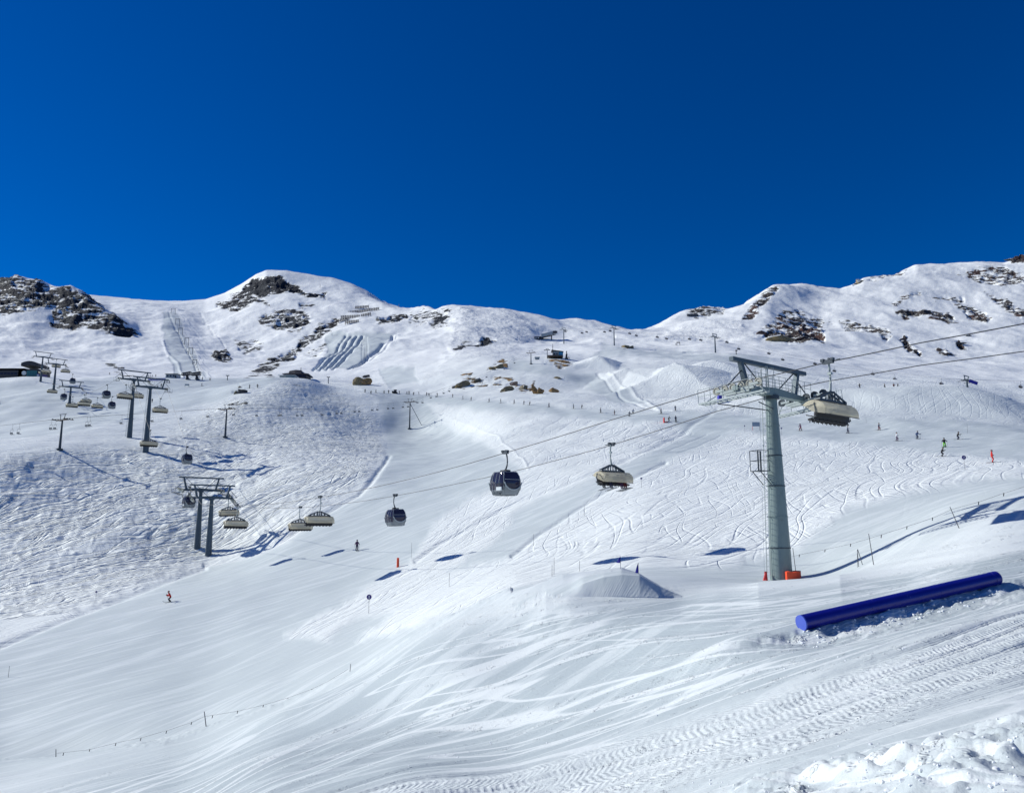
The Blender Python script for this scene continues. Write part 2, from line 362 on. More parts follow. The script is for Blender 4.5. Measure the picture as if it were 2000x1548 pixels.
DZ += (ridged(XX / 10, YY / 10, 3, 66) - 0.5) * 1.5 * rk * (1 - sstep(500, 700, YY))
ter = DZ * 0
DZ += ter
# shallow ruts and piled snow on the near run
LN = LANE
DZ += NEAR * 0.05 * fbm(LN / 1.1, XX / 14, 3, 70) * sstep(6, 12, YY)
# the long ramp that sweeps up to the jump
rl_ = [(300,1512),(450,1462),(620,1398),(800,1303),(950,1222),(1080,1163)]
rd = pdist(rl_, 15, 58, 320)
side = PY - np.interp(PX, [a for a, b in rl_], [b for a, b in rl_])
rw = np.where(side > 0, 130.0, 60.0)
DZ += (.95 - .95 * sstep(760, 1030, PX)) * np.exp(-(rd / rw) ** 2) * (1 - sstep(47, 56, YY)) * sstep(330, 560, PX)
# take-off jump with its cut end face
pxc = PX[np.searchsorted(sy, math.log(44.5))]
def e_of(py):
    return (SP - (py - 774) / F * CP) / (CP + (py - 774) / F * SP)
ft = e_of(np.interp(pxc, [900, 1000, 1060, 1096, 1115, 1140, 1180, 1215, 1250, 1290, 1342, 1400], [1240, 1178, 1166, 1160, 1152, 1140, 1128, 1123, 1124, 1146, 1168, 1195]))
sl = e_of(np.interp(pxc, [900, 1000, 1060, 1100, 1180, 1215, 1250, 1290, 1342, 1400], [1200, 1152, 1134, 1121, 1111, 1107, 1119, 1144, 1168, 1195]))
_r = np.searchsorted(sy, math.log(44.6)); base44 = (ZZ + DZ)[_r] / YY[_r]
ft = base44 + (ft - base44) * sstep(1088, 1140, pxc)
et = ft[None, :] + (sl - ft)[None, :] * np.clip((YY - 44.7) / 3.3, 0, 1)
lift = np.maximum(et * YY - ZZ - DZ, 0) * (1 - sstep(48, 51.5, YY)) * (YY >= 44.6) * sstep(960, 1090, PX)
DZ += lift
KICK = (lift > .04) * (YY < 46.5) * 1.0
# landing mounds of the snow park
def mound(px, Yc, H, la, lb, wf, wb, rot=0.0):
    global DZ
    u, _ = uv(px, 740)
    dx = XX - u * Yc; dy = YY - Yc
    c, s_ = math.cos(rot), math.sin(rot)
    a = dx * c + dy * s_ + fbm(XX / 9, YY / 9, 2, 90) * .8; b = -dx * s_ + dy * c
    fa = np.where(a < 0, 1 + a / la, 1 - a / lb); fbk = np.where(b < 0, 1 + b / wf, 1 - b / wb)
    h = np.clip(np.minimum(fa, fbk), 0, 1)
    h = h * (.85 + .15 * h)
    DZ += H * h
mound(590, 330, 2.4, 80, 70, 70, 60, R(-10))
mound(1170, 458, 6.2, 16, 13, 14, 20, R(-15))
mound(1222, 415, 5.5, 17, 18, 30, 12, R(-20))
mound(1318, 392, 9.8, 26, 28, 52, 22, R(-20))
mound(1395, 430, 5.0, 18, 25, 20, 18, R(-20))
w1 = sstep(22.6, 23.0, LN) * (1 - sstep(29.5, 30.3, LN)) * NEAR
DZ += w1 * (0.018 * fbm(XX / .35, YY / .35, 2, 74) - 0.03)
for l0, wd, dp in ((23.0,.10,.07),(24.7,.12,.09),(24.95,.08,.05),(26.6,.12,.08),(28.3,.1,.04),(29.9,.12,.05),(20.2,.3,.03),(17.0,.4,-.04),(14.0,.3,.04)):
    DZ -= NEAR * dp * np.exp(-((LN - l0) / wd) ** 2)
# churned lumps beside the photographer
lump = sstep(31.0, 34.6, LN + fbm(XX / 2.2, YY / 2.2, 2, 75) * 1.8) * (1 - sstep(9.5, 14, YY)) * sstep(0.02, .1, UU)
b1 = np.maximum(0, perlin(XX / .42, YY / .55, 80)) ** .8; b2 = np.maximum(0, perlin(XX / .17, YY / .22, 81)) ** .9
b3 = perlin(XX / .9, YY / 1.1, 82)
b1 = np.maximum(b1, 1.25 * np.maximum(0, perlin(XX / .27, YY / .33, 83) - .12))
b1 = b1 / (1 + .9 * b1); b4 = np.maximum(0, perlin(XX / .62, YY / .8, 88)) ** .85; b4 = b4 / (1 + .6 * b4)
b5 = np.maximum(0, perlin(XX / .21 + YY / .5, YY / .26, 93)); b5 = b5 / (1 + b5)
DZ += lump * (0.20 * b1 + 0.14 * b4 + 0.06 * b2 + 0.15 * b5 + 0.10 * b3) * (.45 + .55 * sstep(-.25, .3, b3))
ta_, tb_ = P(1565, 1216, 28.0), P(1944, 1129, 31.2)
tdx, tdy = (tb_.x - ta_.x), (tb_.y - ta_.y); tl_ = math.hypot(tdx, tdy); tdx /= tl_; tdy /= tl_
al = (XX - ta_.x) * tdx + (YY - ta_.y) * tdy; pe = (XX - ta_.x) * tdy - (YY - ta_.y) * tdx      # pe > 0 on the camera side
zt_ = ta_.z + (tb_.z - ta_.z) * np.clip(al / tl_, -.1, 1.1) - .20
wt = sstep(-5, 0, al) * (1 - sstep(tl_, tl_ + 5, al))
prof_ = np.where(pe > 0, -.27 * sstep(.05, .8, pe + .25 * fbm(XX / .7, YY / .7, 3, 86)), 0) + .05 * fbm(XX / .6, YY / .6, 3, 87) * (np.abs(pe - .9) < 1.2)
wpe = np.where(pe > 0, 1 - sstep(1.1, 5.5, pe), 1 - sstep(.3, 2.6, -pe))
DZ += wt * wpe * (zt_ + prof_ - (ZZ + DZ))
# piled snow round the tube and on the berm edge
ed = np.exp(-((PY - np.interp(PX, [0,320,400,560,700,850,1000], [1485,1449,1423,1372,1309,1221,1151])) / 5.0) ** 2) * (PX < 1000) * (YY > 45) * (YY < 66)
DZ += ed * (0.16 + 0.14 * np.abs(fbm(XX / 1.2, YY / 1.2, 3, 85)))
ZB = ZZ.copy()
ZZ = ZZ + DZ

def surf(u, Y, Z=None):
    Z = ZZ if Z is None else Z
    s = math.log(max(Y, 0.71))
    r = min(max(np.searchsorted(sy, s) - 1, 0), NY - 2); c = min(max(np.searchsorted(ux, u) - 1, 0), NU - 2)
    a = (s - sy[r]) / (sy[r + 1] - sy[r]); b = (u - ux[c]) / (ux[c + 1] - ux[c])
    return float((Z[r, c] * (1 - b) + Z[r, c + 1] * b) * (1 - a) + (Z[r + 1, c] * (1 - b) + Z[r + 1, c + 1] * b) * a)
def gz(x, y):
    return surf(x / y, y)
def hit(px, py, ymin=3.0, ymax=1600.0):
    """where the sight line of a photograph pixel meets the snow beyond ymin"""
    u, e = uv(px, py)
    Y = ymin
    prev = None
    while Y < ymax:
        d = e * Y - surf(u, Y)
        if prev is not None and prev > 0 >= d:
            lo_, hi_ = Y / 1.004, Y
            for _ in range(12):
                m = (lo_ + hi_) / 2
                if e * m - surf(u, m) > 0: lo_ = m
                else: hi_ = m
            return Vector((u * hi_, hi_, surf(u, hi_)))
        prev = d; Y *= 1.004
    best = min((abs(e * y - surf(u, y)) / y, y) for y in np.exp(np.linspace(math.log(ymin), math.log(ymax), 600)))[1]
    return Vector((u * best, best, surf(u, best)))

# ------------------------------------------------------------------ materials
def nodes(m):
    nt = m.node_tree; nt.nodes.clear()
    out = nt.nodes.new('ShaderNodeOutputMaterial'); b = nt.nodes.new('ShaderNodeBsdfPrincipled')
    nt.links.new(b.outputs[0], out.inputs['Surface'])
    return nt, b
def N(nt, t, **k):
    n = nt.nodes.new(t)
    for a, v in k.items():
        if a.startswith('in_'):
            n.inputs[a[3:].replace('_', ' ')].default_value = v
        else: setattr(n, a, v)
    return n
def MA(nt, op, a, b=None, c=None, clamp=False):
    n = nt.nodes.new('ShaderNodeMath'); n.operation = op; n.use_clamp = clamp
    for i, v in enumerate((a, b, c)):
        if v is None: continue
        if isinstance(v, (int, float)): n.inputs[i].default_value = v
        else: nt.links.new(v, n.inputs[i])
    return n.outputs[0]
def MIX(nt, f, a, b):
    n = nt.nodes.new('ShaderNodeMix'); n.data_type = 'RGBA'
    for i, v in ((0, f), (6, a), (7, b)):
        if isinstance(v, (int, float)): n.inputs[i].default_value = v
        elif isinstance(v, tuple): n.inputs[i].default_value = (*v, 1)
        else: nt.links.new(v, n.inputs[i])
    return n.outputs[2]
def SS(nt, x, a, b):
    n = nt.nodes.new('ShaderNodeMapRange'); n.interpolation_type = 'SMOOTHSTEP'
    nt.links.new(x, n.inputs[0]); n.inputs[1].default_value = a; n.inputs[2].default_value = b
    return n.outputs[0]
def vecscale(nt, v, s, rot=0.0, loc=(0, 0, 0)):
    n = nt.nodes.new('ShaderNodeMapping'); n.vector_type = 'TEXTURE' if False else 'POINT'
    n.inputs['Scale'].default_value = s; n.inputs['Rotation'].default_value = (0, 0, rot); n.inputs['Location'].default_value = loc
    nt.links.new(v, n.inputs[0]); return n.outputs[0]
def NOI(nt, v, scale=1, detail=2, rough=.5, dist=0.0, dims='3D'):
    n = nt.nodes.new('ShaderNodeTexNoise'); n.noise_dimensions = dims
    n.inputs['Scale'].default_value = scale; n.inputs['Detail'].default_value = detail
    n.inputs['Roughness'].default_value = rough; n.inputs['Distortion'].default_value = dist
    nt.links.new(v, n.inputs['Vector']); return n.outputs['Fac']
def rotscale(nt, v, ang, sx, sy_, loc=0.0):
    """turn by ang, then stretch: noise features come out 1/sx long by 1/sy across"""
    a = nt.nodes.new('ShaderNodeVectorRotate'); a.rotation_type = 'Z_AXIS'; a.inputs['Angle'].default_value = ang
    nt.links.new(v, a.inputs['Vector'])
    m = nt.nodes.new('ShaderNodeMapping'); m.inputs['Scale'].default_value = (sx, sy_, 0); m.inputs['Location'].default_value = (loc, loc * 1.7, 0)
    nt.links.new(a.outputs[0], m.inputs[0]); return m.outputs[0]
def ATT(nt, name):
    n = nt.nodes.new('ShaderNodeAttribute'); n.attribute_name = name; return n.outputs['Fac']
def tracks(nt, v, ang, sx, sy_, width, loc, dist=.4):
    n = NOI(nt, rotscale(nt, v, ang, sx, sy_, loc), 1, 1.2, .5, dist)
    d = MA(nt, 'SUBTRACT', n, .5)
    line = MA(nt, 'SUBTRACT', 1.0, SS(nt, MA(nt, 'ABSOLUTE', d), 0, width))
    edge = SS(nt, d, -width, width)
    return MA(nt, 'ADD', MA(nt, 'MULTIPLY', line, -1.0), MA(nt, 'MULTIPLY', edge, .35))

def snow_terrain_material():
    m = bpy.data.materials.new('snow_and_rock'); m.use_nodes = True
    nt, b = nodes(m)
    geo = nt.nodes.new('ShaderNodeNewGeometry')
    pos = geo.outputs['Position']
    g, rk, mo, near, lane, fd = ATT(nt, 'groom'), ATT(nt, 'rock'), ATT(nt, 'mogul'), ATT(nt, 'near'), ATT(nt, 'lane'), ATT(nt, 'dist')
    # rock cover: strata-like noise against the cover density
    mp = nt.nodes.new('ShaderNodeMapping'); mp.inputs['Scale'].default_value = (.045, .03, .13); mp.inputs['Rotation'].default_value = (0, .18, 0)
    nt.links.new(pos, mp.inputs[0])
    rn = NOI(nt, mp.outputs[0], 1, 7, .66, .3)
    mp2 = nt.nodes.new('ShaderNodeMapping'); mp2.inputs['Scale'].default_value = (.15, .15, .25); nt.links.new(pos, mp2.inputs[0])
    rn2 = NOI(nt, mp2.outputs[0], 1, 3, .6)
    sep = nt.nodes.new('ShaderNodeSeparateXYZ'); nt.links.new(geo.outputs['Normal'], sep.inputs[0])
    steep = SS(nt, sep.outputs['Z'], .97, .55)
    t = MA(nt, 'ADD', MA(nt, 'ADD', MA(nt, 'MULTIPLY', rn, 1.9), MA(nt, 'MULTIPLY', rn2, .9)), MA(nt, 'MULTIPLY', rk, .75))
    t = MA(nt, 'ADD', t, MA(nt, 'MULTIPLY', steep, .12))
    rmask = MA(nt, 'MULTIPLY', SS(nt, t, 1.80, 1.88), SS(nt, rk, .12, .3))
    rc = NOI(nt, mp2.outputs[0], 2.3, 4, .6)
    rockc = MIX(nt, SS(nt, rc, .35, .65), (.028, .026, .03), (.115, .10, .092))
    redm = NOI(nt, pos, .012, 2, .5)
    rockc = MIX(nt, MA(nt, 'MULTIPLY', SS(nt, redm, .48, .62), .55), rockc, (.13, .062, .048))
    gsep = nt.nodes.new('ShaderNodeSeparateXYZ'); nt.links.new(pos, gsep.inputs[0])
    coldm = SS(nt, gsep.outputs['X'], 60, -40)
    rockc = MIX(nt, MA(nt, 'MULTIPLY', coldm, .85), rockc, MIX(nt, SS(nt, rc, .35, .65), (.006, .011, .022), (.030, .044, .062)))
    och = MA(nt, 'MULTIPLY', SS(nt, fd, 330, 360), MA(nt, 'SUBTRACT', 1.0, SS(nt, fd, 480, 540)))
    rockc = MIX(nt, och, rockc, MIX(nt, SS(nt, rc, .38, .6), (.10, .075, .05), (.36, .22, .09)))
    # snow colour: packed runs greyer than loose snow
    big = NOI(nt, pos, .02, 3, .5)
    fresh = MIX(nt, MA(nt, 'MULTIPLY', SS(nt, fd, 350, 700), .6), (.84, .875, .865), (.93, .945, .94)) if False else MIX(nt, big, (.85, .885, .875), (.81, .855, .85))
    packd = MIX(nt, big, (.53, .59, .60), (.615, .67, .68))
    fresh = MIX(nt, SS(nt, fd, 350, 650), fresh, (.91, .93, .925))  # far slopes whitened in colour, standing in for stronger sunlight
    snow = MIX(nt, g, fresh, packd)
    snow = MIX(nt, near, snow, MIX(nt, big, (.43, .49, .515), (.50, .56, .58)))  # near run darkened in colour to hold down the strong sun on it
    gsc = NOI(nt, rotscale(nt, pos, R(-28), .05, .8, 5), 1, 5, .7, .4)
    gsd = NOI(nt, rotscale(nt, pos, R(-50), .03, .35, 15), 1, 4, .7, .4)
    snow = MIX(nt, MA(nt, 'MULTIPLY', MA(nt, 'MULTIPLY', SS(nt, MA(nt, 'ADD', gsc, MA(nt, 'MULTIPLY', gsd, .7)), .82, .98), g), .45), snow, (.80, .845, .85))
    # brushed streaks on the near run
    cmb = nt.nodes.new('ShaderNodeCombineXYZ')
    sp = nt.nodes.new('ShaderNodeSeparateXYZ'); nt.links.new(pos, sp.inputs[0])
    nt.links.new(lane, cmb.inputs[0]); nt.links.new(MA(nt, 'MULTIPLY', sp.outputs['X'], .05), cmb.inputs[1])
    nt.links.new(MA(nt, 'MULTIPLY', sp.outputs['Y'], .02), cmb.inputs[2])
    st1 = NOI(nt, cmb.outputs[0], 1.3, 5, .7, .10)
    st2 = NOI(nt, cmb.outputs[0], 6.0, 3, .7, .3)
    streak = MA(nt, 'ADD', MA(nt, 'MULTIPLY', st1, .7), MA(nt, 'MULTIPLY', st2, .3))
    # thin bright scrapes crossing the run at shallow angles
    cm2 = nt.nodes.new('ShaderNodeCombineXYZ'); nt.links.new(MA(nt, 'ADD', MA(nt, 'MULTIPLY', lane, .34), MA(nt, 'MULTIPLY', sp.outputs['X'], .06)), cm2.inputs[0]); nt.links.new(MA(nt, 'MULTIPLY', sp.outputs['X'], .045), cm2.inputs[1])
    cm3 = nt.nodes.new('ShaderNodeCombineXYZ'); nt.links.new(MA(nt, 'SUBTRACT', MA(nt, 'MULTIPLY', lane, .40), MA(nt, 'MULTIPLY', sp.outputs['X'], .06)), cm3.inputs[0]); nt.links.new(MA(nt, 'MULTIPLY', sp.outputs['X'], .06), cm3.inputs[1]); cm3.inputs[2].default_value = 7.0
    def thin(v, w):
        n_ = NOI(nt, v, 1.0, 1.2, .5, .18)
        return MA(nt, 'SUBTRACT', 1.0, SS(nt, MA(nt, 'ABSOLUTE', MA(nt, 'SUBTRACT', n_, .5)), w * .25, w))
    scr = MA(nt, 'MAXIMUM', thin(cm2.outputs[0], .018), thin(cm3.outputs[0], .016))
    sm = MA(nt, 'MAXIMUM', MA(nt, 'MULTIPLY', SS(nt, streak, .545, .62), .9), MA(nt, 'MULTIPLY', scr, .85))
    ramp_ = MA(nt, 'SUBTRACT', 1.0, SS(nt, lane, 5.0, 8.5))  # ramp painted whiter as if sunlit, its shaded flank left grey
    zone = MA(nt, 'MAXIMUM', MA(nt, 'MULTIPLY', SS(nt, lane, 21.0, 24.0), MA(nt, 'SUBTRACT', .5, MA(nt, 'MULTIPLY', SS(nt, lane, 28.0, 32.0), .30))), MA(nt, 'MULTIPLY', ramp_, .85))  # sun-facing lumps kept darker in colour so they do not glare
    sm = MA(nt, 'MULTIPLY', MA(nt, 'MAXIMUM', MA(nt, 'MULTIPLY', sm, MA(nt, 'SUBTRACT', 1.0, ramp_)), zone), near)
    snow = MIX(nt, MA(nt, 'MULTIPLY', sm, .9), snow, (.80, .84, .845))
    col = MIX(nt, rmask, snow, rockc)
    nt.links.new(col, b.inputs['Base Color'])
    nt.links.new(MIX(nt, rmask, (.55, .55, .55), (.9, .9, .9)), b.inputs['Roughness'])
    b.inputs['Specular IOR Level'].default_value = .25
    # relief ---------------------------------------------------------------
    h = None
    def add(x):
        nonlocal h
        h = x if h is None else MA(nt, 'ADD', h, x)
    loose = MA(nt, 'SUBTRACT', 1.0, MA(nt, 'MAXIMUM', g, rmask))
    fars = SS(nt, fd, 330, 700)
    nf = MA(nt, 'SUBTRACT', 1.0, fars)
    ln = MA(nt, 'MULTIPLY', loose, nf)
    # ski tracks curving down the open slopes
    wn_ = nt.nodes.new('ShaderNodeTexNoise'); wn_.inputs['Scale'].default_value = .024; wn_.inputs['Detail'].default_value = 1.5; nt.links.new(pos, wn_.inputs['Vector'])
    wv_ = nt.nodes.new('ShaderNodeVectorMath'); wv_.operation = 'MULTIPLY_ADD'; nt.links.new(wn_.outputs['Color'], wv_.inputs[0]); wv_.inputs[1].default_value = (17, 17, 0); nt.links.new(pos, wv_.inputs[2])
    pos0 = pos; pos = wv_.outputs[0]
    br = NOI(nt, pos, .16, 2, .6)
    brk = SS(nt, br, .40, .60)
    tr = MA(nt, 'ADD', tracks(nt, pos, R(-57), .016, .42, .03, 3.1, .25), tracks(nt, pos, R(-38), .02, .5, .03, 11.7, .3))
    tr = MA(nt, 'ADD', tr, MA(nt, 'MULTIPLY', tracks(nt, pos, R(-80), .03, .5, .035, 23.0, .4), brk))
    trs = MA(nt, 'ADD', tracks(nt, pos, R(-15), .05, .8, .04, 5.0, .5), tracks(nt, pos, R(40), .07, .6, .04, 7.0, .8))
    trs = MA(nt, 'MULTIPLY', trs, MA(nt, 'SUBTRACT', 1.0, brk))
    chop = NOI(nt, rotscale(nt, pos, R(-30), .35, 1.1, 9.0), 1, 4, .65, .6)
    add(MA(nt, 'MULTIPLY', MA(nt, 'ADD', MA(nt, 'ADD', MA(nt, 'MULTIPLY', tr, .07), MA(nt, 'MULTIPLY', trs, .032)), MA(nt, 'MULTIPLY', chop, .30)), ln))
    # cut-up moguls
    mg1 = NOI(nt, rotscale(nt, pos, R(-18), .11, .30, 2.0), 1, 1.6, .45, 1.3)
    mg2 = NOI(nt, rotscale(nt, pos, R(12), .16, .45, 4.0), 1, 1.5, .5, 1.4)
    mo_ = MA(nt, 'MULTIPLY', mo, MA(nt, 'ADD', .30, MA(nt, 'MULTIPLY', SS(nt, NOI(nt, rotscale(nt, pos, R(-20), .014, .035, 3), 1, 3, .6, .5), .36, .62), .85)))
    rdg = MA(nt, 'ABSOLUTE', MA(nt, 'SUBTRACT', mg2, .5))
    rdg1 = MA(nt, 'ABSOLUTE', MA(nt, 'SUBTRACT', mg1, .5))
    add(MA(nt, 'MULTIPLY', MA(nt, 'ADD', MA(nt, 'ADD', MA(nt, 'MULTIPLY', mg1, .75), MA(nt, 'MULTIPLY', MA(nt, 'POWER', rdg1, .7), .8)), MA(nt, 'MULTIPLY', rdg, .5)), MA(nt, 'MULTIPLY', MA(nt, 'MULTIPLY', mo_, nf), MA(nt, 'SUBTRACT', .9, MA(nt, 'MULTIPLY', SS(nt, fd, 220, 330), .50)))))
    add(MA(nt, 'MULTIPLY', MA(nt, 'MULTIPLY', tr, .22), MA(nt, 'MULTIPLY', mo, nf)))
    pos = pos0
    # far slopes: broader cut-up texture
    f1 = NOI(nt, rotscale(nt, pos, R(20), .06, .13, 0), 1, 5, .62, .6)
    add(MA(nt, 'MULTIPLY', MA(nt, 'MULTIPLY', f1, MA(nt, 'ADD', 1.1, MA(nt, 'MULTIPLY', mo, 3.6))), MA(nt, 'MULTIPLY', fars, loose)))
    # soft brushing on groomed runs further off
    gs = NOI(nt, rotscale(nt, pos, R(-28), .04, .7, 0), 1, 4, .65, .3)
    add(MA(nt, 'MULTIPLY', MA(nt, 'MULTIPLY', gs, .15), MA(nt, 'MULTIPLY', g, MA(nt, 'SUBTRACT', 1.0, near))))
    # near run: streaks, cat-track cleats, crumbly grain
    notl = MA(nt, 'MULTIPLY', near, MA(nt, 'SUBTRACT', 1.0, SS(nt, lane, 30.5, 32.5)))
    add(MA(nt, 'MULTIPLY', streak, MA(nt, 'MULTIPLY', notl, .07)))
    cord = nt.nodes.new('ShaderNodeTexWave'); cord.wave_type = 'BANDS'; cord.bands_direction = 'X'; cord.inputs['Scale'].default_value = 3.2; cord.inputs['Distortion'].default_value = .8; cord.inputs['Detail'].default_value = 2
    nt.links.new(cmb.outputs[0], cord.inputs['Vector'])
    add(MA(nt, 'MULTIPLY', cord.outputs['Fac'], MA(nt, 'MULTIPLY', notl, .006)))
    grain = NOI(nt, pos, 5.5, 4, .7)
    crumb = MA(nt, 'MULTIPLY', SS(nt, NOI(nt, pos, 2.2, 4, .75), .52, .7), SS(nt, st1, .47, .6))
    add(MA(nt, 'MULTIPLY', MA(nt, 'ADD', MA(nt, 'MULTIPLY', grain, .02), MA(nt, 'MULTIPLY', crumb, .05)), near))
    inlane = MA(nt, 'MULTIPLY', SS(nt, lane, 23.1, 23.4), MA(nt, 'SUBTRACT', 1.0, SS(nt, lane, 29.3, 29.8)))
    wv = nt.nodes.new('ShaderNodeTexWave'); wv.wave_type = 'BANDS'; wv.bands_direction = 'X'
    wv.inputs['Scale'].default_value = .32; wv.inputs['Distortion'].default_value = 1.2; wv.inputs['Detail'].default_value = 2
    cw = nt.nodes.new('ShaderNodeCombineXYZ')
    zig = MA(nt, 'ABSOLUTE', MA(nt, 'SUBTRACT', MA(nt, 'FRACT', MA(nt, 'DIVIDE', lane, 1.75)), .5))
    nt.links.new(MA(nt, 'ADD', MA(nt, 'MULTIPLY', sp.outputs['X'], 6.6), MA(nt, 'MULTIPLY', zig, 4.0)), cw.inputs[0]); nt.links.new(lane, cw.inputs[1])
    nt.links.new(cw.outputs[0], wv.inputs['Vector'])
    cb = SS(nt, NOI(nt, pos, .9, 4, .7), .35, .62)
    add(MA(nt, 'MULTIPLY', MA(nt, 'ADD', MA(nt, 'MULTIPLY', MA(nt, 'MULTIPLY', wv.outputs['Fac'], .016), cb), MA(nt, 'MULTIPLY', NOI(nt, pos, 3.2, 4, .75), .055)), MA(nt, 'MULTIPLY', inlane, near)))
    # rock relief
    add(MA(nt, 'MULTIPLY', MA(nt, 'ADD', rn, rn2), MA(nt, 'MULTIPLY', rmask, 5.0)))
    bp = nt.nodes.new('ShaderNodeBump'); bp.inputs['Strength'].default_value = 1.0; bp.inputs['Distance'].default_value = 1.0
    nt.links.new(h, bp.inputs['Height'])
    nt.links.new(bp.outputs[0], b.inputs['Normal'])
    return m

def simple(name, col, rough=.5, metal=0.0, var=.12, scale=3.0, bump=0.0):
    m = bpy.data.materials.new(name); m.use_nodes = True
    nt, b = nodes(m)
    tc = nt.nodes.new('ShaderNodeTexCoord')
    n = NOI(nt, tc.outputs['Object'], scale, 5, .65)
    c = MIX(nt, n, tuple(x * (1 - var * 1.6) for x in col), tuple(min(x * (1 + var * 1.6), 1) for x in col))
    nt.links.new(c, b.inputs['Base Color'])
    b.inputs['Metallic'].default_value = metal
    nt.links.new(MA(nt, 'ADD', MA(nt, 'MULTIPLY', n, .25), rough - .12), b.inputs['Roughness'])
    if bump:
        bp = nt.nodes.new('ShaderNodeBump'); bp.inputs['Strength'].default_value = .6; bp.inputs['Distance'].default_value = bump
        nt.links.new(n, bp.inputs['Height']); nt.links.new(bp.outputs[0], b.inputs['Normal'])
    return m

# ------------------------------------------------------------------ ground mesh
def grid_mesh(name, X, Y, Z, mat):
    ny, nu = X.shape
    me = bpy.data.meshes.new(name)
    co = np.stack([X, Y, Z], -1).reshape(-1, 3).astype(np.float32)
    me.vertices.add(ny * nu); me.vertices.foreach_set('co', co.ravel())
    i = np.arange(ny * nu).reshape(ny, nu)
    q = np.stack([i[:-1, :-1], i[:-1, 1:], i[1:, 1:], i[1:, :-1]], -1).reshape(-1, 4).astype(np.int32)
    nf = len(q)
    me.loops.add(nf * 4); me.loops.foreach_set('vertex_index', q.ravel())
    me.polygons.add(nf); me.polygons.foreach_set('loop_start', np.arange(nf, dtype=np.int32) * 4)
    me.polygons.foreach_set('use_smooth', np.ones(nf, bool))
    me.update(calc_edges=True)
    me.materials.append(mat)
    o = bpy.data.objects.new(name, me); COL.objects.link(o)
    return o
M_TERRAIN = snow_terrain_material()
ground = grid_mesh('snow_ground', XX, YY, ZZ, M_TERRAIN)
ground['kind'] = 'structure'
ground['label'] = 'snow covered ski slopes and rocky mountains'
def vattr(o, name, arr):
    a = o.data.attributes.new(name, 'FLOAT', 'POINT'); a.data.foreach_set('value', arr.astype(np.float32).ravel())
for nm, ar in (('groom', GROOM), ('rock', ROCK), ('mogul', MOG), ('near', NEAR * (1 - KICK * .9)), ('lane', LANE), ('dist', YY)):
    vattr(ground, nm, ar)

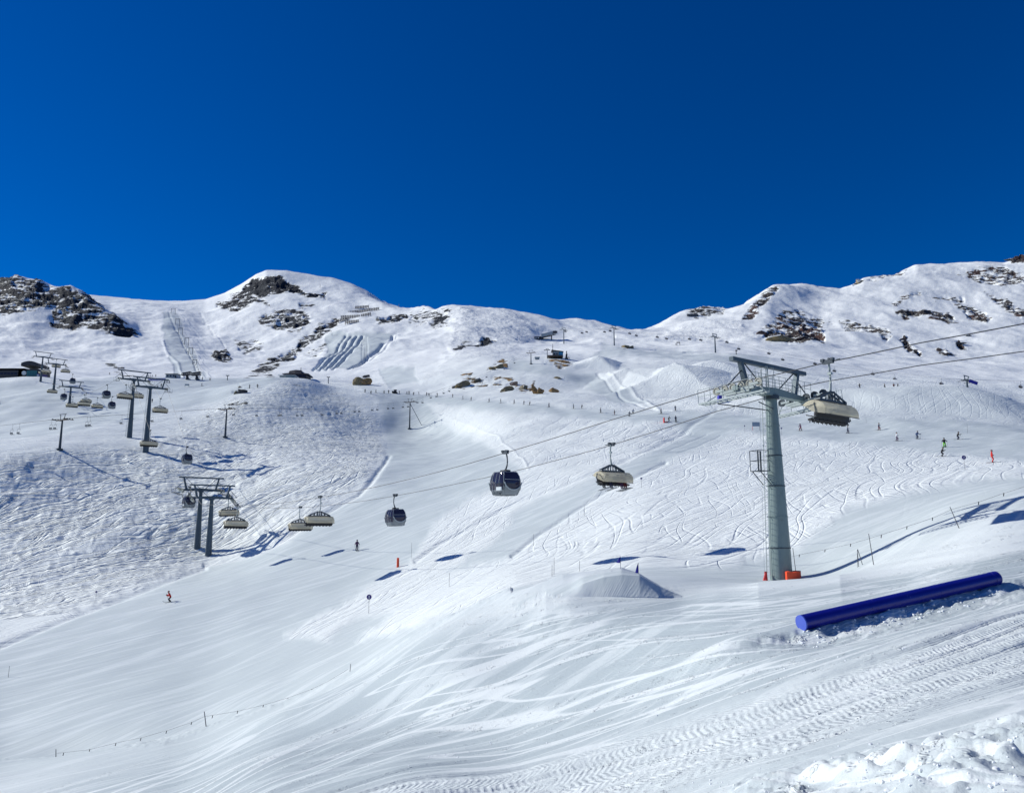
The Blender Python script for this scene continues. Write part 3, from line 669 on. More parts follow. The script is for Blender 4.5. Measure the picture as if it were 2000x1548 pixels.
# ================================================================== building tools
class MB:
    """collects shapes; build() links them as ONE mesh object"""
    def __init__(self): self.v = []; self.f = []; self.mi = []
    def add(self, vs, fs, m=0):
        n = len(self.v); self.v += [tuple(p) for p in vs]; self.f += [tuple(i + n for i in f) for f in fs]; self.mi += [m] * len(fs)
        return self
    def box(self, c, s, rot=None, m=0, taper=1.0):
        x, y, z = (k / 2 for k in s)
        vs = [Vector((a * x * (taper if d > 0 else 1), b * y * (taper if d > 0 else 1), d * z)) for d in (-1, 1) for b in (-1, 1) for a in (-1, 1)]
        if rot is not None: vs = [rot @ v for v in vs]
        c = Vector(c)
        return self.add([v + c for v in vs], [(0, 2, 3, 1), (4, 5, 7, 6), (0, 1, 5, 4), (2, 6, 7, 3), (0, 4, 6, 2), (1, 3, 7, 5)], m)
    def bar(self, a, b, w, h=None, m=0):
        """box beam from a to b"""
        a, b = Vector(a), Vector(b); h = h or w; d = b - a
        q = d.to_track_quat('Y', 'Z').to_matrix()
        return self.box((a + b) / 2, (w, d.length, h), q, m)
    def tube(self, a, b, r0, r1=None, n=8, m=0, caps=True):
        a, b = Vector(a), Vector(b); r1 = r0 if r1 is None else r1
        q = (b - a).to_track_quat('Z', 'Y').to_matrix()
        vs = []
        for p, r in ((a, r0), (b, r1)):
            for k in range(n):
                t = 2 * PI * k / n; vs.append(p + q @ Vector((r * math.cos(t), r * math.sin(t), 0)))
        fs = [(k, (k + 1) % n, n + (k + 1) % n, n + k) for k in range(n)]
        if caps: fs += [tuple(range(n - 1, -1, -1)), tuple(range(n, 2 * n))]
        return self.add(vs, fs, m)
    def path(self, pts, r, n=6, m=0):
        pts = [Vector(p) for p in pts]; vs = []; fs = []
        for i, p in enumerate(pts):
            d = (pts[min(i + 1, len(pts) - 1)] - pts[max(i - 1, 0)])
            q = d.to_track_quat('Z', 'Y').to_matrix()
            rr = r[i] if isinstance(r, (list, tuple)) else r
            for k in range(n):
                t = 2 * PI * k / n; vs.append(p + q @ Vector((rr * math.cos(t), rr * math.sin(t), 0)))
        for i in range(len(pts) - 1):
            for k in range(n):
                fs.append((i * n + k, i * n + (k + 1) % n, (i + 1) * n + (k + 1) % n, (i + 1) * n + k))
        fs += [tuple(range(n - 1, -1, -1)), tuple(range((len(pts) - 1) * n, len(pts) * n))]
        return self.add(vs, fs, m)
    def ring(self, c, axis, ro, ri, w, n=14, m=0):
        """flat wheel: rim with a recessed web"""
        c = Vector(c); q = Vector(axis).to_track_quat('Z', 'Y').to_matrix()
        prof = [(ri * .25, -w * .3), (ri, -w * .2), (ri, -w / 2), (ro, -w / 2), (ro * .93, 0), (ro, w / 2), (ri, w / 2), (ri, w * .2), (ri * .25, w * .3)]
        vs = []; k_ = len(prof)
        for k in range(n):
            t = 2 * PI * k / n
            for r, z in prof: vs.append(c + q @ Vector((r * math.cos(t), r * math.sin(t), z)))
        fs = [(k * k_ + j, ((k + 1) % n) * k_ + j, ((k + 1) % n) * k_ + j + 1, k * k_ + j + 1) for k in range(n) for j in range(k_ - 1)]
        fs += [tuple(k * k_ for k in range(n - 1, -1, -1)), tuple(k * k_ + k_ - 1 for k in range(n))]
        return self.add(vs, fs, m)
    def extr(self, prof, x0, x1, m=0, close=True):
        """profile of (y,z) swept along x"""
        n = len(prof); vs = [(x0, y, z) for y, z in prof] + [(x1, y, z) for y, z in prof]
        fs = [(k, (k + 1) % n, n + (k + 1) % n, n + k) for k in range(n)] + [tuple(range(n - 1, -1, -1)), tuple(range(n, 2 * n))]
        return self.add(vs, fs, m)
    def loft(self, rings, m=0, caps=True):
        n = len(rings[0]); vs = [p for r in rings for p in r]; fs = []
        for i in range(len(rings) - 1):
            for k in range(n): fs.append((i * n + k, i * n + (k + 1) % n, (i + 1) * n + (k + 1) % n, (i + 1) * n + k))
        if caps: fs += [tuple(range(n - 1, -1, -1)), tuple(range((len(rings) - 1) * n, len(rings) * n))]
        return self.add(vs, fs, m)
    def mesh(self, name, mats, smooth=False):
        me = bpy.data.meshes.new(name); me.from_pydata(self.v, [], self.f)
        for m in (mats if isinstance(mats, (list, tuple)) else [mats]): me.materials.append(m)
        bm = bmesh.new(); bm.from_mesh(me)
        for f, i in zip(bm.faces, self.mi): f.material_index = i; f.smooth = smooth
        bmesh.ops.recalc_face_normals(bm, faces=bm.faces)
        bm.to_mesh(me); bm.free()
        if smooth and hasattr(me, 'set_sharp_from_angle'): me.set_sharp_from_angle(angle=R(40))
        return me
    def build(self, name, mats, parent=None, smooth=False):
        o = bpy.data.objects.new(name, self.mesh(name, mats, smooth)); COL.objects.link(o); o.parent = parent
        return o
def tag(o, label=None, cat=None, group=None, kind=None):
    if label: o['label'] = label
    if cat: o['category'] = cat
    if group: o['group'] = group
    elif 'group' in o and group == '': del o['group']
    if kind: o['kind'] = kind
    return o
def thing(name, label, cat, loc=(0, 0, 0), rz=0.0, group=None):
    o = bpy.data.objects.new(name, None); COL.objects.link(o); o.empty_display_size = .2
    o.location = loc; o.rotation_euler = (0, 0, rz)
    return tag(o, label, cat, group)
def dup(root, loc, rz=None, label=None, group=None, s=None):
    def cp(o, par):
        c = o.copy(); COL.objects.link(c); c.parent = par
        for ch in o.children: cp(ch, c)
        return c
    r = cp(root, None); r.location = loc
    if rz is not None: r.rotation_euler = (0, 0, rz)
    if label: r['label'] = label
    if group: r['group'] = group
    if s: r.scale = (s, s, s)
    return r

# ------------------------------------------------------------------ materials
M_GALV = simple('galvanised_green_grey', (.19, .25, .25), .55, .3, .10, .9)
M_GALVL = simple('galvanised_pale', (.34, .385, .38), .5, .35, .12, 2)
_nt = M_GALV.node_tree; _b0 = [n for n in _nt.nodes if n.type == 'BSDF_PRINCIPLED'][0]
_src = _b0.inputs['Base Color'].links[0].from_socket
_tc = _nt.nodes.new('ShaderNodeTexCoord'); _mp = _nt.nodes.new('ShaderNodeMapping'); _mp.inputs['Scale'].default_value = (3.2, 3.2, .22); _nt.links.new(_tc.outputs['Object'], _mp.inputs[0])
_st = NOI(_nt, _mp.outputs[0], 1.4, 5, .65)
_pt = NOI(_nt, _tc.outputs['Object'], .55, 4, .7)
_nt.links.new(MIX(_nt, MA(_nt, 'MULTIPLY', SS(_nt, _st, .5, .68), .45), MIX(_nt, MA(_nt, 'MULTIPLY', SS(_nt, _pt, .56, .66), .4), _src, (.08, .11, .11)), (.27, .31, .29)), _b0.inputs['Base Color'])
M_STEEL = simple('dark_steel', (.055, .07, .085), .5, .4, .15, 3)
M_ROPE = simple('steel_rope', (.05, .052, .06), .5, .6, .1, 2)
M_WHEEL = simple('sheave_wheel', (.30, .30, .26), .5, .2, .15, 5)
M_RUB = simple('rubber_tyre', (.03, .03, .032), .8, 0, .1, 5)
M_BLACK = simple('black_upholstery', (.014, .014, .017), .55, 0, .2, 8)
M_WHITE = simple('white_paint', (.62, .66, .68), .4, 0, .06, 2)
M_GREY = simple('grey_panel', (.34, .38, .41), .5, 0, .08, 2)
M_CABIN = simple('cabin_shell', (.20, .225, .25), .35, .2, .08, 2)
M_DARK = simple('dark_cladding', (.035, .035, .045), .6, 0, .15, 1)
M_ORANGE = simple('orange_padding', (.78, .075, .02), .6, 0, .10, 2, .03)
M_RED = simple('red_padding', (.55, .03, .03), .6, 0, .10, 2)
M_BLUEF = simple('blue_flag_cloth', (.03, .03, .34), .7, 0, .10, 3)
M_NET = simple('pale_blue_net', (.20, .28, .62), .8, 0, .1, 3)
M_POLE = simple('grey_cane', (.10, .105, .12), .7, 0, .15, 2)
M_WOOD = simple('weathered_wood', (.09, .065, .05), .8, 0, .2, 1)
M_SNOWC = simple('wind_packed_snow', (.82, .85, .88), .7, 0, .03, 2, .05)
M_TEAL = simple('teal_glass_front', (.05, .16, .17), .15, 0, .1, .3)
M_CYAN = simple('blue_hut_side', (.06, .33, .55), .6, 0, .1, 1)
M_PURPLE = simple('purple_sign', (.05, .03, .20), .5, 0, .1, 2)
M_SKIN = simple('skin', (.45, .27, .19), .6)

def glassy(name, col, trans=.25, rough=.12):
    m = bpy.data.materials.new(name); m.use_nodes = True
    nt, b = nodes(m)
    out = [n for n in nt.nodes if n.type == 'OUTPUT_MATERIAL'][0]
    b.inputs['Base Color'].default_value = (*col, 1); b.inputs['Roughness'].default_value = rough
    tr = nt.nodes.new('ShaderNodeBsdfTransparent'); tr.inputs[0].default_value = (*[min(1, c * 1.6 + .1) for c in col], 1)
    mx = nt.nodes.new('ShaderNodeMixShader')
    tc = nt.nodes.new('ShaderNodeTexCoord'); n = NOI(nt, tc.outputs['Object'], 1.2, 3)
    nt.links.new(MA(nt, 'ADD', MA(nt, 'MULTIPLY', n, .1), trans - .05), mx.inputs[0])
    nt.links.new(b.outputs[0], mx.inputs[1]); nt.links.new(tr.outputs[0], mx.inputs[2])
    nt.links.new(mx.outputs[0], out.inputs['Surface'])
    return m
M_CANOPY = glassy('amber_bubble', (.78, .71, .54), .20, .3)
nt_ = M_CANOPY.node_tree
_b = [n for n in nt_.nodes if n.type == 'BSDF_PRINCIPLED'][0]; _mx = [n for n in nt_.nodes if n.type == 'MIX_SHADER'][0]
_tl = nt_.nodes.new('ShaderNodeBsdfTranslucent'); _tl.inputs[0].default_value = (.88, .80, .60, 1)
_m2 = nt_.nodes.new('ShaderNodeMixShader'); _m2.inputs[0].default_value = .45
nt_.links.new(_b.outputs[0], _m2.inputs[1]); nt_.links.new(_tl.outputs[0], _m2.inputs[2]); nt_.links.new(_m2.outputs[0], _mx.inputs[1])
M_GLASS = glassy('smoked_glass', (.035, .035, .075), .28, .06)

# ------------------------------------------------------------------ the combined lift: one straight line seen in plan
CR = Vector((19.7, 58.0)); DIR = Vector((-83.2, 107.0)); DL = DIR.length; dv = DIR / DL
pv = Vector((dv.y, -dv.x))          # across the line, away from the camera side
RZ = math.atan2(-dv.x, dv.y)        # yaw turning local +Y onto the line
GA = 4.2
def on_line(side, px, py):
    """point of the near (-1), centre (0) or far (+1) rope plane on a sight line"""
    u, e = uv(px, py); o = CR + pv * GA * side
    t = (o.x - u * o.y) / (u * DIR.y - DIR.x)
    q = o + DIR * t
    return Vector((q.x, q.y, e * q.y)), t
def at_t(side, t, z=0):
    q = CR + pv * GA * side + DIR * t
    return Vector((q.x, q.y, z))
def pix(v):
    return proj(v.x / v.y, v.z / v.y)

ROPE_A = [(2120,608),(2000,632),(1800,669),(1617,707),(1486,738),(1443,745),(1400,757),(1300,787),(1200,818),(987,884),(861,920),(732,951),(625,971),(540,983),(463,987),(393,984)]
ROPE_B = [(2120,670),(2000,686),(1800,713),(1612,745),(1565,755),(1515,771),(1400,803),(1194,869),(1000,921),(772,968),(680,982),(587,991),(500,991),(462,988)]
# towers of this line further on: (t along the line, crossarm py, base py)
TWR = {'a': (1.0, 974, 1090), 'b': (1.457, 758, 895), 'c': (1.617, 743, 848), 'd': (2.51, 757, 802), 'e': (2.90, 712, 755), 'f': (3.30, 698, 734)}
def zt(t, py):
    q = at_t(0, t); # height of a pixel row at the line's centre
    for _ in range(3): pass
    e = (SP - (py - 774) / F * CP) / (CP + (py - 774) / F * SP)
    return e * q.y
ra = [on_line(-1, *p) for p in ROPE_A]; rb = [on_line(1, *p) for p in ROPE_B]
def ext(r, side, pts):
    for px, py in pts:
        r.append(on_line(side, px, py))
for k in 'bcdef':
    t, yc, yb = TWR[k]
    for r, side in ((ra, -1), (rb, 1)):
        z = zt(t, yc); r.append((at_t(side, t, z + .55), t))
ext(ra, -1, [(293, 841), (246, 752), (209, 752), (165, 771), (142, 775), (103, 750)])
ext(rb, 1, [(366, 873), (314, 779), (220, 775), (191, 777), (169, 768), (126, 738)])
def clean(r):
    r = sorted(r, key=lambda a: a[1]); out = [r[0]]
    for p in r[1:]:
        if p[1] - out[-1][1] > .012: out.append(p)
    return out
ra, rb = clean(ra), clean(rb)
def rope_z(r, t):
    ts = [b for a, b in r]; zs = [a.z for a, b in r]
    return float(np.interp(t, ts, zs))
def slope_at(r, t):
    return (rope_z(r, t + .02) - rope_z(r, t - .02)) / (.04 * DL)
def sagged(r, side):
    pts = []
    for (a, ta), (b, tb) in zip(r[:-1], r[1:]):
        n = max(2, int((tb - ta) * 30))
        for k in range(n):
            f = k / n; pts.append(a.lerp(b, f) - Vector((0, 0, .12 * min((tb - ta) * 3, 1) * 4 * f * (1 - f))))
    pts.append(r[-1][0]); return pts
m = MB(); m.path(sagged(ra, -1), .034, 6); tag(m.build('haul_rope', M_ROPE), 'nearer steel haul rope of the bubble lift, crossing the picture above the valley', 'cable', 'haul ropes of the bubble lift')
m = MB(); m.path(sagged(rb, 1), .034, 6); tag(m.build('haul_rope', M_ROPE), 'further and lower steel haul rope of the bubble lift, running behind the big tower', 'cable', 'haul ropes of the bubble lift')

# ------------------------------------------------------------------ lift towers
def frame_rect(m, x0, x1, y, z0, z1, r): pass
def railing(m, a, b, h, n, r=.022):
    a, b = Vector(a), Vector(b); up = Vector((0, 0, h))
    for k in range(n + 1):
        p = a.lerp(b, k / n); m.tube(p, p + up, r, n=5)
    m.tube(a + up, b + up, r, n=5); m.tube(a + up * .5, b + up * .5, r, n=5)
M_GALV_SHADE = simple('shaded_galvanised_steel', (.075, .105, .13), .55, .3, .12, .9)  # galvanised steel with the shade of sides turned from the sun in its colour
def lift_tower(base, H, label, slopes=(0, 0), r0=.95, r1=.5, nw=6, detail=2, twin=None, offs=None, gw=4.7, wheel=.29, name='lift_tower', group='towers of the bubble lift', ga=None, rz=None, gh=2.2):
    ga = GA if ga is None else ga
    MG = M_GALV if detail > 1 else M_GALV_SHADE
    t = thing(name, label, 'lift tower', base, RZ if rz is None else rz, group)
    n = 20 if detail > 1 else 12
    m = MB(); ns = 6 if detail > 1 else 3
    for k in range(ns):
        za, zb = H * k / ns, H * (k + 1) / ns
        m.tube((0, 0, za - (1.5 if k == 0 else 0)), (0, 0, zb - .02), r0 + (r1 - r0) * k / ns, r0 + (r1 - r0) * (k + 1) / ns, n)
    m.build('shaft', MG, t, True)
    if detail:
        for k in range(1, ns + 1):
            rr = r0 + (r1 - r0) * k / ns; m = MB()
            if k < ns: m.tube((0, 0, H * k / ns - .04), (0, 0, H * k / ns + .04), rr + .04, rr + .04, n)
            else: m.tube((0, 0, H - .25), (0, 0, H + .05), r1 + .18, r1 + .18, n)
            m.build('flange', MG if detail < 2 or k in (2, 5) else M_STEEL, t)
    # crossarm: tapered box girder
    m = MB()
    for s in (-1, 1):
        m.loft([[Vector((s * x, y, z)) for y, z in ((-w, H), (w, H), (w, H + h), (-w, H + h))] for x, w, h in ((0, .42, .62), (1.2, .38, .55), (ga + .25, .22, .34))])
    m.build('crossarm', MG, t)
    # gantry over the crossarm
    g = MB(); zt_ = H + gh + .5
    for s in (-1, 1):
        g.loft([[Vector((s * x, y, z)) for x, y in ((xx - w, -w), (xx + w, -w), (xx + w, w), (xx - w, w))] for xx, w, z in ((ga - 1.15, .2, H + .35), (ga - .55, .16, zt_))])
    g.bar((-gw, 0, zt_ + .15), (gw, 0, zt_ + .15), .36, .30)
    g.build('gantry', M_GALV_SHADE, t)
    if detail:
        for s in (-1, 1):
            b = MB()
            b.tube((s * (ga - 1.0), 0, zt_), (s * .9, 0, H + .55), .05, n=5)
            b.tube((s * (ga - .7), 0, zt_ - .5), (s * (ga + 1.1), 0, H + .25), .05, n=5)
            b.build('brace', M_STEEL, t)
    # sheave trains
    for s, sl in ((-1, slopes[0]), (1, slopes[1])):
        ang = math.atan(sl); q = Matrix.Rotation(ang, 3, 'X')
        x = s * ga; zc = H + .22; L = nw * wheel * 2.35
        def pt(xx, y, z): return Vector((x + xx, 0, zc)) + q @ Vector((0, y, z))
        a = MB()
        for sx in (-.10, .10):
            for k in range(nw // 2):
                yk = -L / 2 + (k + .5) * 2 * L / nw
                a.bar(pt(sx, yk - wheel * 1.2, 0.02), pt(sx, yk + wheel * 1.2, 0.02), .05, .16)
            a.bar(pt(sx, -L / 2 + L / nw, -.22), pt(sx, L / 2 - L / nw, -.22), .06, .2)
            a.bar(pt(sx, -L / 4, -.36), pt(sx, L / 4, -.36), .06, .2)
        st = a.build('sheave_train', M_GALVL if detail else M_STEEL, t)
        if detail:
            for k in range(nw):
                w = MB(); w.ring(pt(0, -L / 2 + (k + .5) * L / nw, .06), (1, 0, 0), wheel, wheel * .72, .13, 14 if detail > 1 else 9)
                w.build('sheave', M_WHEEL if s < 0 or detail < 2 else M_STEEL, st)  # far-side wheels on the big tower darker: shade put into their colour
        # catwalk
        c = MB(); xo = s * .62
        hw = .38
        for sx in (-hw, hw): c.bar(pt(xo + sx, -L / 2 - .6, -.85), pt(xo + sx, L / 2 + .6, -.85), .06, .12)
        nb = 14 if detail > 1 else 5
        for k in range(nb + 1):
            y = -L / 2 - .6 + (L + 1.2) * k / nb; c.bar(pt(xo - hw, y, -.85), pt(xo + hw, y, -.85), .05, .04)
        for y in (-L / 2 - .55, L / 2 + .55, 0):
            c.bar(pt(xo, y, -.85), pt(0, y * .7, -.3), .05)
        for y in (-L / 2 - .6, L / 2 + .6):
            for sx in (-hw, hw): c.tube(pt(xo + sx, y, -.85), pt(xo + sx, y, .25), .02, n=4)
        cw = c.build('catwalk', M_GALVL if detail > 1 else M_STEEL, t)
        if detail > 1:
            rl = MB(); up = 1.0
            xr = xo + s * hw
            for k in range(6):
                y = -L / 2 - .6 + (L + 1.2) * k / 5; rl.tube(pt(xr, y, -.85), pt(xr, y, .2), .022, n=5)
            for zz in (-.3, .2): rl.tube(pt(xr, -L / 2 - .6, zz), pt(xr, L / 2 + .6, zz), .022, n=5)
            rl.build('handrail', M_GALVL, cw)
    if detail > 1:
        # railings and cage on top of the girder
        m = MB()
        railing(m, (-ga + 1.2, -.45, H + .45), (ga + .6, -.45, H + .45), 1.05, 9)
        railing(m, (-ga + 1.2, .45, H + .45), (ga + .6, .45, H + .45), 1.05, 9)
        for x in (-1.1, -.35): railing(m, (x, -.55, H + .6), (x, .55, H + .6), 1.5, 2)
        for x in (-.8, -.62): m.tube((x, -.2, H + .5), (x, -.2, zt_ + .1), .03, n=5)
        m.build('railing', M_GALVL, t)
        m = MB()                                   # long stay under the near catwalk
        m.tube((-ga - .5, -2.1, H - 1.15), (-.3, -.3, H - 1.0), .045, n=5); m.tube((-ga + .3, 2.0, H - .7), (-.3, 0, H - 1.1), .045, n=5)
        m.build('stay', M_STEEL, t)
    if detail:
        # ladder on the uphill side
        la = RZ if rz is None else rz
        ca, sa = math.cos(-la + R(200)), math.sin(-la + R(200))
        def lp(side, z, out=0.28):
            r = r0 + (r1 - r0) * z / H + out
            return Vector((ca * r - sa * side, sa * r + ca * side, z))
        m = MB()
        for sd_ in (-.2, .2): m.tube(lp(sd_, .3), lp(sd_, H + .4), .025, n=5)
        nr = int(H / .42)
        for k in range(nr): m.tube(lp(-.2, .5 + k * .42), lp(.2, .5 + k * .42), .016, n=4)
        for k in range(1, 6):
            z = H * k / 6; m.tube(lp(0, z, 0), lp(0, z, .28), .03, n=4)
        m.tube(lp(-.2, .3, .5), lp(-.2, H - .5, .5), .012, n=4)
        m.build('ladder', M_GALVL, t)
        if detail > 1:
            m = MB()
            z = H * .58
            def pp(o, side, dz): return lp(side, z, o) + Vector((0, 0, dz))
            for side in (-.45, .45):
                m.bar(pp(.3, side, 0), pp(1.3, side, 0), .06)
                m.bar(pp(.2, side, -1.0), pp(1.15, side, 0), .05)
                m.tube(pp(1.3, side, 0), pp(1.3, side, 1.5), .03, n=5); m.tube(pp(.3, side, 0), pp(.3, side, 1.5), .03, n=5)
                for dz in (.75, 1.5): m.tube(pp(.3, side, dz), pp(1.3, side, dz), .022, n=5)
            for dz in (.75, 1.5): m.tube(pp(1.3, -.45, dz), pp(1.3, .45, dz), .022, n=5)
            for k in range(6): m.bar(pp(.35 + k * .18, -.45, 0), pp(.35 + k * .18, .45, 0), .08, .03)
            m.bar(pp(.72, 0, 0), pp(.72, 0, 1.5), .06); m.bar(pp(.9, 0, 0), pp(.9, 0, 1.5), .06)
            m.build('platform', M_STEEL, t)
    if twin is not None: pass
    return t
def tower_on_line(key, label, **k):
    t, yc, yb = TWR[key]
    q = at_t(0, t); zg = gz(q.x, q.y); zc = zt(t, yc)
    H = max(zc - zg, 4)
    return lift_tower((q.x, q.y, zg), H, label, (slope_at(ra, t), slope_at(rb, t)), **k)
# big tower on the right
q = at_t(0, 0); zg = gz(q.x, q.y)
zA = rope_z(ra, -.0); Hc = zA - zg - .62
big = lift_tower((q.x, q.y, zg), Hc, 'tall grey-green lift tower with ladder and orange padding at its foot, nearest of all towers', (slope_at(ra, 0), slope_at(rb, 0)), r0=.83, r1=.40, nw=6, detail=2, gw=4.75, wheel=.31, gh=1.65)
# hanging padding round its foot
m = MB(); rr = .95; pts = []; zpad = P(1540, 1116, 57).z - zg
mrz = -RZ
a0 = R(-92); a1 = R(12)
k_ = 9
inner = [Vector((math.cos(a0 + (a1 - a0) * i / k_) * rr, math.sin(a0 + (a1 - a0) * i / k_) * rr, 0)) for i in range(k_ + 1)]
rot = Matrix.Rotation(-RZ, 3, 'Z')
rings = []
for i, p in enumerate(inner):
    d = p.normalized(); ztop = zpad + .04 * math.sin(i * 2.1)
    rings.append([rot @ (p + Vector((0, 0, -.6))), rot @ (p + d * .42 + Vector((0, 0, -.6))), rot @ (p + d * .42 + Vector((0, 0, ztop))), rot @ (p + Vector((0, 0, ztop + .02)))])
m.loft(rings); m.build('foot_padding', M_ORANGE, big)
m = MB(); m.tube(rot @ Vector((-1.45, -.3, -.5)), rot @ Vector((-1.2, -.3, .45)), .14, .1, 8)
m.tube(rot @ Vector((-1.25, -.5, -.5)), rot @ Vector((-1.2, -.2, .55)), .12, .1, 6); m.build('ladder_padding', M_RED, big)
print('big tower top', pix(Vector((q.x, q.y, zg + Hc))), 'base', pix(Vector((q.x, q.y, zg))), 'H', Hc)

# valley tower: two shafts standing one behind the other carry one long head
t1 = tower_on_line('a', 'shade-darkened grey lift tower at the foot of the mogul slope, right-hand shaft of the pair', r0=.72, r1=.36, detail=1, nw=8, wheel=.28)
q2 = at_t(0, 1.03)
zg2 = gz(q2.x, q2.y); H2 = zt(1.0, 963) + .6 - zg2
t2 = lift_tower((q2.x - 1.2, q2.y, zg2), H2, 'shade-darkened grey lift tower at the foot of the mogul slope, left-hand shaft of the pair', (0.12, 0.12), r0=.72, r1=.36, detail=1, nw=8, wheel=.28)
tower_on_line('b', 'tall teal grey lift tower on the crest of the mogul slope, the nearer of two', r0=.85, r1=.36, detail=1)
tower_on_line('c', 'teal grey lift tower just behind the taller one on the mogul slope crest', r0=.8, r1=.36, detail=1)
tower_on_line('d', 'dark lift tower among the bubble chairs and gondolas above the left crest', r0=.62, r1=.32, detail=0)
tower_on_line('e', 'dark lift tower below the left station, second one in front of it', r0=.62, r1=.32, detail=0)
tower_on_line('f', 'dark lift tower right in front of the station with the curved roof', r0=.62, r1=.32, detail=0)

# ------------------------------------------------------------------ bubble chairs
def bubble_chair(closed):
    t = thing('bubble_chair', '', 'chairlift chair', (0, 0, 0), RZ, 'bubble chairs of the combined lift')
    m = MB(); m.box((0, 0, .02), (.22, .75, .26)); m.box((0, .35, .14), (.30, .22, .2)); m.box((0, -.32, .16), (.26, .2, .16)); m.tube((-.12, -.1, .2), (.3, -.1, .2), .07)
    m.bar((0, -.55, .05), (0, -.85, .07), .08); m.build('grip', M_STEEL, t)
    m = MB()
    m.path([(.1, 0, 0), (.14, 0, -.5), (.16, 0, -1.0), (.14, 0, -1.4), (.08, 0, -1.75), (0, 0, -2.05)], [.075, .07, .07, .075, .085, .1], 8)
    m.box((.14, 0, -.75), (.2, .26, .16))
    m.build('hanger', M_GALVL, t, True)
    m = MB()
    # perforated triangular carrier
    for y in (-.14, .14):
        m.bar((-1.55, y, -2.55), (-.2, y, -2.02), .07, .13); m.bar((1.55, y, -2.55), (.2, y, -2.02), .07, .13)
        m.bar((-.25, y, -2.02), (.25, y, -2.02), .07, .13)
        m.bar((-1.6, y, -2.62), (1.6, y, -2.62), .07, .14)
        for x in (-.75, -.3, .0, .3, .75): m.bar((x, y, -2.05 - abs(x) * .28), (x * 1.1, y, -2.62), .06, .09)
    for x in (-1.5, 1.5): m.tube((x, -.22, -2.62), (x, .22, -2.62), .13, n=10)
    m.build('carrier_frame', M_STEEL, t)
    for s in (-1, 1):
        m = MB(); m.path([(s * 1.5, 0, -2.66), (s * 1.85, 0, -2.72), (s * 2.02, -.02, -2.92), (s * 2.06, -.1, -3.3), (s * 2.06, -.15, -3.75), (s * 2.06, .35, -3.88)], .045, 7)
        m.path([(s * 2.03, -.15, -2.95), (s * 2.08, .5, -3.1), (s * 2.08, .8, -3.5)], .025, 5)
        m.build('side_arm', M_STEEL, t, True)
    # bubble: curved shell over and in front of the seats
    prof = []
    for k in range(11):
        a = R((150 - k * 17.5) if closed else (196 - k * 15.5)); prof.append((.12 + .92 * math.cos(a), -3.45 + .76 * math.sin(a)))
    m = MB(); n = len(prof); xs = (-2.02, -1.97, -1.3, 0, 1.3, 1.97, 2.02)
    vs = []; fs = []
    for x in xs:
        k = .93 if abs(x) > 2 else 1.0
        for (y, z) in prof: vs.append((x, .12 + (y - .12) * k, -3.45 + (z + 3.45) * k))
    for i in range(len(xs) - 1):
        for j in range(n - 1): fs.append((i * n + j, i * n + j + 1, (i + 1) * n + j + 1, (i + 1) * n + j))
    for i, s in ((0, 1), (len(xs) - 1, -1)):
        c = len(vs); vs.append((xs[i], .12, -3.45))
        for j in range(n - 1): fs.append((c, i * n + j, i * n + j + 1))
    m.add(vs, fs)
    m.build('bubble', M_CANOPY, t, True)
    m = MB()
    for e_ in (0, n - 1): m.tube((-2.03, prof[e_][0], prof[e_][1]), (2.03, prof[e_][0], prof[e_][1]), .028, n=5)
    m.tube((-2.03, prof[5][0], prof[5][1] + .01), (2.03, prof[5][0], prof[5][1] + .01), .015, n=4)
    m.build('bubble_rim', M_BLACK, t)
    for k in range(8):
        x = -1.75 + k * .5
        m = MB(); m.box((x, .25, -3.92), (.46, .52, .12)); m.box((x, .0, -3.58), (.45, .11, .62), Matrix.Rotation(R(10), 3, 'X')); m.box((x, -.06, -3.2), (.26, .09, .2), Matrix.Rotation(R(10), 3, 'X'))
        m.tube((x, .5, -3.98), (x, .52, -4.1), .03, n=5); m.box((x, .2, -4.03), (.1, .3, .12))
        m.build('seat', M_BLACK, t)
    m = MB(); m.tube((-2.05, .02, -3.99), (2.05, .02, -3.99), .05, n=6); m.tube((-1.95, .62, -3.62), (1.95, .62, -3.62), .03, n=6)
    m.box((0, -.12, -3.62), (3.95, .03, .5))
    m.build('seat_frame', M_BLACK, t)
    return t
